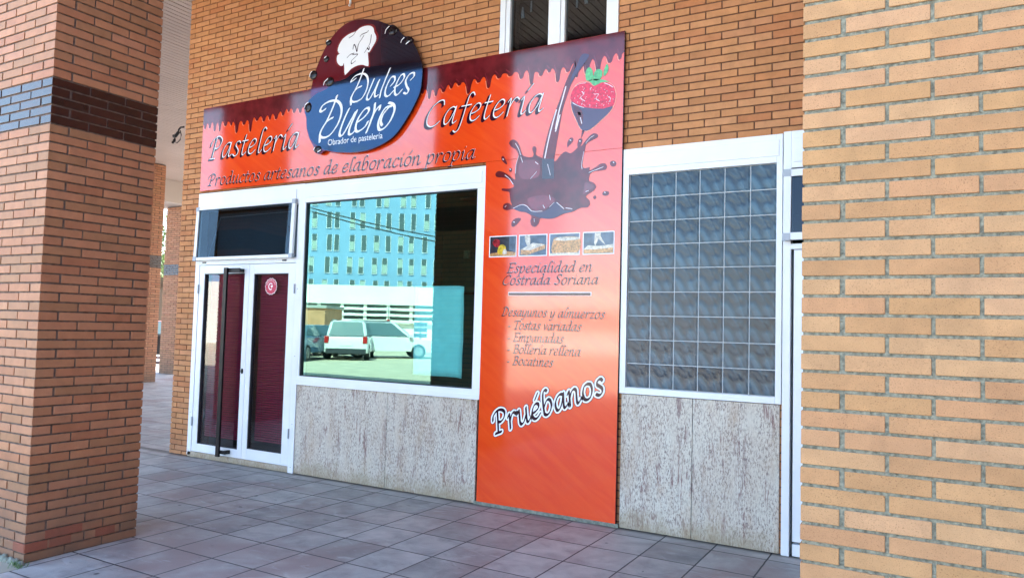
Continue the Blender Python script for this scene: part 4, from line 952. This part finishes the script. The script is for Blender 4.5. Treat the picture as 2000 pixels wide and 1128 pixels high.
# interior bits
lt = thing('ceiling_vent', 'dark square vent on the shop ceiling behind the display window', 'vent', (-3.6, 2.2, 3.19))
MB().box(-4.0, -3.5, 2.2, 2.7, 3.17, 3.2).build('vent_plate', 'gasket', lt); keep(lt)
t = thing('wall_box', 'small pale junction box on the back wall inside the shop', 'box', (-4.5, 4.99, 2.2))
c0 = F(912, 497, 4.96); MB().box(c0[0]-.05, c0[0]+.05, 4.93, 4.998, c0[1]-.07, c0[1]+.07).build('case', 'photo_cream', t, bevel=.004); keep(t)
t = thing('display_counter', 'dark glass display counter inside the shop', 'counter', (-4.2, 3.6, 0))
MB().box(-5.2, -3.2, 3.4, 4.0, .012, .95).build('body', 'infloor', t); MB().box(-5.15, -3.25, 3.42, 3.98, .95, 1.4).build('glass_case', 'far_glass', t); keep(t)
t = thing('picture_board', 'black framed board on the shop back wall above the counter', 'board', (-4.2, 4.98, 1.5))
c0 = F(900, 570, 4.9); c1 = F(928, 700, 4.9); MB().box(c0[0], c1[0]+.6, 4.95, 4.995, c1[1], c0[1]).build('panel', 'black', t); MB().box(c0[0]+.04, c1[0]+.56, 4.94, 4.949, c1[1]+.04, c0[1]-.04).build('face', 'inwall', t); keep(t)

# wall lamp bracket with cable at the corner
t = thing('cable_bracket', 'black bracket with a looped cable sticking out from the corner of the brick wall', 'bracket', (-6.5, .1, 3.9))
def W(u, v, y=.1): c = F(u, v, y); return (c[0], y, c[1])
MB().tube([W(359, 248), W(353, 249), W(349, 254), W(346, 263)], .012, 8).tube([W(349, 258), W(343, 266), W(339, 266)], .02, 8).tube([W(343, 262), W(341, 274), W(337, 279)], .016, 8).build('arm', 'black', t)
lp = [W(349+5*math.sin(a*.55)-2, 262+8-8*math.cos(a*.55)) for a in range(0, 12)]
MB().tube([W(352, 255), W(354, 264), W(352, 273), W(346, 279), W(340, 277), W(338, 272)], .006, 6).build('cable_loop', 'black', t); keep(t)
t = tag(MB().tube([(-3.922, -.02, 5.3), (-3.922, -.02, 4.83), (-3.922, -.035, 4.80)], .011, 8).build('cable_end', 'white'), 'short white cable hanging down the bricks above the round board', 'cable')
# grass tuft at the pillar foot
random.seed(3)
gt = MB()
for i in range(34):
    x, y = -3.66+random.gauss(0, .035), -3.06+random.gauss(0, .02); h_ = random.uniform(.015, .04); dx, dy = jit(.04), jit(.03)
    b0 = len(gt.v); gt.v += [(x-.002, y, -.01), (x+.002, y, -.01), (x+dx*.5+.0015, y+dy*.5, h_*.6), (x+dx, y+dy, h_)]; gt.f.append((b0, b0+1, b0+2, b0+3))
tag(gt.build('grass_tuft', 'grass'), 'tiny green weed tuft at the foot of the near left pillar', 'weed')
fm = MB(); random.seed(8)
for i in range(26):
    x = -4.4+.78*i/26; fm.ball((x, -3.035+jit(.008), -.002), .03+jit(.008), .022+jit(.006), .03+jit(.01), 8, 6)
tag(fm.build('mortar_fillet', 'cement', smooth=True), 'lumpy grey cement fillet along the foot of the near left pillar', 'cement')

# ------------------------------------------------------------------ street opposite (seen mirrored in the glass)
def VR(u, v, depth):            # point seen mirrored in the front at photo position (u, v)
    p = CAM+raydir(u, v)*(depth/FPX); return Vector((p.x, -p.y, p.z))
th = YAW
AX = Vector((math.cos(th), -math.sin(th), 0)); AN = Vector((math.sin(th), math.cos(th), 0)); UP = Vector((0, 0, 1))
def local_frame(u, depth):      # ground point below that direction
    p = VR(u, 633, depth); p.z = 0; return Matrix((AX, -AN, UP)).transposed().to_4x4(), p   # x right, y away from the shop
def place(mb, fr): return mb.xform(Matrix.Translation(fr[1]) @ fr[0])
# blue tower
fr = local_frame(720, 100)
tw = thing('tower_block', 'pale blue apartment tower with narrow paired windows across the street', 'building', fr[1])
D100 = 100/FPX
place(MB().box(-60, 26, 0, 16, 0, 46), fr).build('wall', 'tower_blue', tw)
wm = MB().box(-.32, .32, -.10, .02, 0, 2.1); wfr = MB(); wfr.box(-.36, -.32, -.14, 0, -.05, 2.15).box(.32, .36, -.14, 0, -.05, 2.15).box(-.36, .36, -.14, 0, -.1, -.05)
place(wm.xform(Matrix.Translation(-fr[1]) if False else Matrix.Identity(4)), (fr[0], Vector((0, 0, 0))))
place(wfr, (fr[0], Vector((0, 0, 0))))
random.seed(12); first = None
cu_o = []; cols = []; x = -12.6
while x < 9.4: cols += [x, x+1.35]; x += 3.33
M['curtain'] = mat('pale_curtain', (.35, .42, .38), .8)
for r_ in range(14):
    for cx_ in cols:
        loc = fr[1]+AX*(cx_+jit(.25))+UP*(2.3+r_*3.05)
        vis = 0 < r_ < 8
        if not vis: continue
        if first is None:
            cu = place(MB().box(-.28, .28, -.12, -.101, .05, 1.2), (fr[0], Vector((0, 0, 0)))); first = wm.build('window', 'far_glass', tw); fr1 = wfr.build('window_frame', 'white', first); a, a2 = first, fr1
        else:
            a = first.copy(); COL.objects.link(a); a.parent = tw; a2 = fr1.copy(); COL.objects.link(a2); a2.parent = a
        a.location = loc
        if random.random() < .55:
            q = cu.build('curtain', 'curtain', a) if not cu_o else cu_o[0].copy()
            if cu_o: COL.objects.link(q); q.parent = a
            else: cu_o.append(q)
            q.location = (0, 0, random.choice([0, 0, .8]))
for c in tw.children: c.matrix_parent_inverse = Matrix.Translation(-tw.location)
# white low building with louvre band
fr = local_frame(720, 50)
wb = thing('low_building', 'long low white building with a band of horizontal louvres across the street', 'building', fr[1])
place(MB().box(-30, 24, 0, 10, 0, 4.15), fr).build('wall', 'plaster_white', wb)
q = MB(); q2 = MB()
q.box(-5.0, 24, -.06, .02, 1.75, 2.95); x = -5
while x < 24: q2.box(x, x+.22, -.20, -.07, 1.75, 2.95); x += 1.55
for z in (1.7, 2.1, 2.5, 2.88): q2.box(-5.2, 24, -.32, -.20, z, z+.17)
place(q, fr).build('dark_opening', 'far_glass', wb); place(q2, fr).build('louvre', 'plaster_white', wb); keep(wb)
# salmon brick wall left of it
fr = local_frame(607, 40)
bwl = thing('side_building', 'salmon brick outbuilding beside the low white building', 'building', fr[1])
M['salmon'] = mat('salmon_brick', (.55, .27, .14), .8, noise=(2, .2))
place(MB().box(-4.5, .75, 0, 4, 0, 2.35), fr).build('wall', 'salmon', bwl); place(MB().box(-4.6, .85, -.1, 4.1, 2.35, 2.5), fr).build('roof', 'concrete', bwl); keep(bwl)

def car(name, label, mat_body, pos, heading, kind='suv', group=None):
    """x forward, origin at ground centre"""
    L, W2, H = (4.5, .92, 1.68) if kind == 'suv' else (4.3, .89, 1.46)
    root = thing(name, label, 'car', pos, group); root.rotation_euler = (0, 0, heading)
    b = MB()
    prof = [(-L/2, .32), (-L/2-.03, .62), (-L/2+.05, .98), (-L/2+.25, 1.02), (L/2-1.25, .98), (L/2-.35, .84), (L/2-.03, .66), (L/2, .32)]
    rings = []
    for t, yy in ((0, -W2), (1, -W2+.04), (2, W2-.04), (3, W2)):
        k_ = .965 if t in (0, 3) else 1
        rings.append([(p[0]*k_, yy, .30+(p[1]-.30)*k_) for p in prof])
    n = len(prof)
    for rg in rings: b.v += rg
    for t in range(3):
        for i in range(n): b.f.append((t*n+i, t*n+(i+1) % n, (t+1)*n+(i+1) % n, (t+1)*n+i))
    b.f.append(tuple(range(n))[::-1]); b.f.append(tuple(3*n+i for i in range(n)))
    bo = b.build('body', mat_body, root, bevel=.10, fix=True, smooth=True); bo.modifiers['bevel'].segments = 4
    b = MB(); zb_, zt = .98, H
    xa0, xa1, xb0, xb1 = -L/2+.12, -L/2+.42, L/2-1.15, L/2-2.0
    v = [(xa0, -W2+.05, zb_), (xb0, -W2+.05, zb_), (xb0, W2-.05, zb_), (xa0, W2-.05, zb_), (xa1, -W2+.2, zt), (xb1, -W2+.2, zt), (xb1, W2-.2, zt), (xa1, W2-.2, zt)]
    b.v = v; b.f = [(0, 3, 2, 1), (4, 5, 6, 7), (0, 1, 5, 4), (2, 3, 7, 6), (1, 2, 6, 5), (3, 0, 4, 7)]
    bo = b.build('cabin', mat_body, root, bevel=.16, smooth=True); bo.modifiers['bevel'].segments = 5
    def quad(pts, off):
        a, c, d, e = [Vector(v[i]) for i in pts]; nrm = (c-a).cross(e-a).normalized(); cc = (a+c+d+e)/4
        qq = [cc+(p-cc)*.84 for p in (a, c, d, e)]
        qb = MB(); qb.v = [tuple(p+nrm*off) for p in qq]+[tuple(p-nrm*.02) for p in qq]; qb.f = [(0, 1, 2, 3), (4, 7, 6, 5), (0, 4, 5, 1), (1, 5, 6, 2), (2, 6, 7, 3), (3, 7, 4, 0)]; return qb
    for nm, pts in (('side_window', (0, 1, 5, 4)), ('side_window', (2, 3, 7, 6)), ('windscreen', (1, 2, 6, 5)), ('rear_window', (3, 0, 4, 7))):
        quad(pts, .010).build(nm, 'car_glass', root)
    for sx in (-L/2+.85, L/2-.88):
        for sy in (-1, 1):
            wv = MB(); wv.tube([(sx, sy*(W2-.2), .335), (sx, sy*(W2+.01), .335)], .335, 20); wo = wv.build('wheel', 'tyre', root)
            rv = MB(); rv.tube([(sx, sy*(W2-.1), .335), (sx, sy*(W2+.02), .335)], .22, 10); rv.build('rim', 'rim', wo)
    for sy in (-1, 1):
        MB().box(-L/2-.045, -L/2+.1, sy*(W2-.12)-.1, sy*(W2-.12)+.08, .72, 1.02).build('tail_lamp', 'red_lamp', root, bevel=.02)
        MB().box(L/2-.32, L/2-.02, sy*(W2-.2)-.18, sy*(W2-.2)+.12, .62, .76).build('headlight', 'clear_lamp', root, bevel=.02)
        MB().box(L/2-1.35, L/2-1.2, sy*(W2+.1)-.08, sy*(W2+.1)+.08, .98, 1.12).build('mirror', mat_body, root, bevel=.02)
    MB().box(-L/2-.04, -L/2+.05, -W2+.08, W2-.08, .28, .5).build('rear_bumper', 'gasket', root, bevel=.02)
    MB().box(L/2-.06, L/2+.02, -.45, .45, .4, .6).build('grille', 'gasket', root, bevel=.02)
    MB().box(-L/2-.05, -L/2-.02, -.26, .26, .62, .74).build('number_plate', 'white', root)
    if kind == 'suv': MB().box(-L/2+.6, L/2-2.2, -W2+.22, -W2+.26, H, H+.05).box(-L/2+.6, L/2-2.2, W2-.26, W2-.22, H, H+.05).build('roof_rail', 'rim', root)
    return root
def gpos(u, depth): p = VR(u, 633, depth); return (p.x, p.y, 0)
hx = math.atan2(AX.y, AX.x); ha = math.atan2(-AN.y, -AN.x)
car('parked_car', 'white sport utility car parked rear end towards the shop', 'paint_white', gpos(687, 33.5), ha-.12)
car('parked_car', 'white sport utility car parked nose to the right behind the other white one', 'paint_white', gpos(757, 35), hx-.28)
car('parked_car', 'dark blue hatchback parked beside the salmon outbuilding', 'paint_blue', gpos(622, 36), ha+.3, 'hatch')
car('parked_car', 'dark blue hatchback parked at the far left of the car park', 'paint_blue', gpos(585, 31), ha+.1, 'hatch')
# overhead cables on two poles, road sign
cb = thing('overhead_cables', 'two black overhead cables slung across the street', 'cable', gpos(700, 40))
def cable(v0, v1, dd):
    a = VR(560, v0, 40); c = VR(900, v1, 40); pts = []
    for i in range(17):
        t_ = i/16; p = a.lerp(c, t_); p.z -= .5*4*t_*(1-t_)*.35; pts.append(tuple(p))
    MB().tube(pts, .035, 6).build('cable', 'black', cb)
cable(392, 470, 0); cable(398, 480, 1)
for u in (560, 900):
    p = VR(u, 633, 40); MB().tube([(p.x, p.y, 0), (p.x, p.y, 9.2)], .12, 10).build('pole', 'concrete', cb)
keep(cb)
p = gpos(758, 44); t = thing('road_sign', 'round red road sign on a thin pole in front of the white building', 'sign', p)
MB().tube([(p[0], p[1], 0), (p[0], p[1], 2.6)], .03, 8).build('pole', 'steel', t)
q = MB(); q.tube([(p[0]+AN.x*.04, p[1]+AN.y*.04, 1.75), (p[0]+AN.x*.07, p[1]+AN.y*.07, 1.75)], .12, 20); q.build('disc', 'red_lamp', t); keep(t)
p = gpos(822, 40); fr = local_frame(822, 40); t = thing('sign_stack', 'stack of small dark direction plates on a post across the street', 'sign', p)
q = MB(); 
for z in (.9, 1.2, 1.5): q.box(-.35, .35, -.05, 0, z, z+.22)
place(q, fr).build('plate', 'photo_blue', t); place(MB().tube([(0, .05, 0), (0, .05, 1.8)], .04, 8), fr).build('post', 'steel', t); keep(t)

# ------------------------------------------------------------------ far left gap: tree, cars
def tree(name, label, x, y, h, rad, seed):
    random.seed(seed)
    root = thing(name, label, 'tree', (x, y, 0))
    q = MB(); q.tube([(x, y, 0), (x+.1, y, h*.35), (x, y+.1, h*.6)], .2, 8, .1)
    for k in range(6):
        a = k*1.05; q.tube([(x, y, h*.4), (x+math.cos(a)*rad*.6, y+math.sin(a)*rad*.6, h*.7)], .07, 6, .03)
    q.build('trunk', 'bark', root)
    lf = MB()
    cl_ = [(x+random.gauss(0, rad*.45), y+random.gauss(0, rad*.45), h*.62+random.gauss(0, h*.14)) for _ in range(26)]
    for c in cl_:
        for _ in range(130):
            p = Vector(c)+Vector((random.gauss(0, .38), random.gauss(0, .38), random.gauss(0, .3)))
            d1 = Vector((random.gauss(0, 1), random.gauss(0, 1), random.gauss(0, 1))).normalized()*random.uniform(.05, .1)
            d2 = d1.cross(Vector((random.gauss(0, 1), random.gauss(0, 1), random.gauss(0, 1))).normalized())*.9
            b0 = len(lf.v); lf.v += [tuple(p-d1), tuple(p+d2), tuple(p+d1), tuple(p-d2)]; lf.f.append((b0, b0+1, b0+2, b0+3))
    lf.build('crown', 'leaf', root); keep(root); return root
def far(u, dist):
    d = raydir(u, 600); d.z = 0; d.normalize(); p = CAM+d*dist; return p.x, p.y
x, y = far(313, 44); tree('street_tree', 'green street tree showing in the narrow gap between the two far pillars', x, y, 7.5, 2.4, 5)
x, y = far(306, 52); tree('street_tree', 'second green tree standing behind the first in the far gap', x, y, 6, 2.2, 9)
x, y = far(309, 33); car('parked_car', 'orange-red car parked beyond the far pillars', 'paint_orange', (x, y, 0), R(60), 'hatch')
x, y = far(306, 29); car('parked_car', 'dark car parked in front of the orange-red one', 'black', (x, y, 0), R(70), 'hatch')
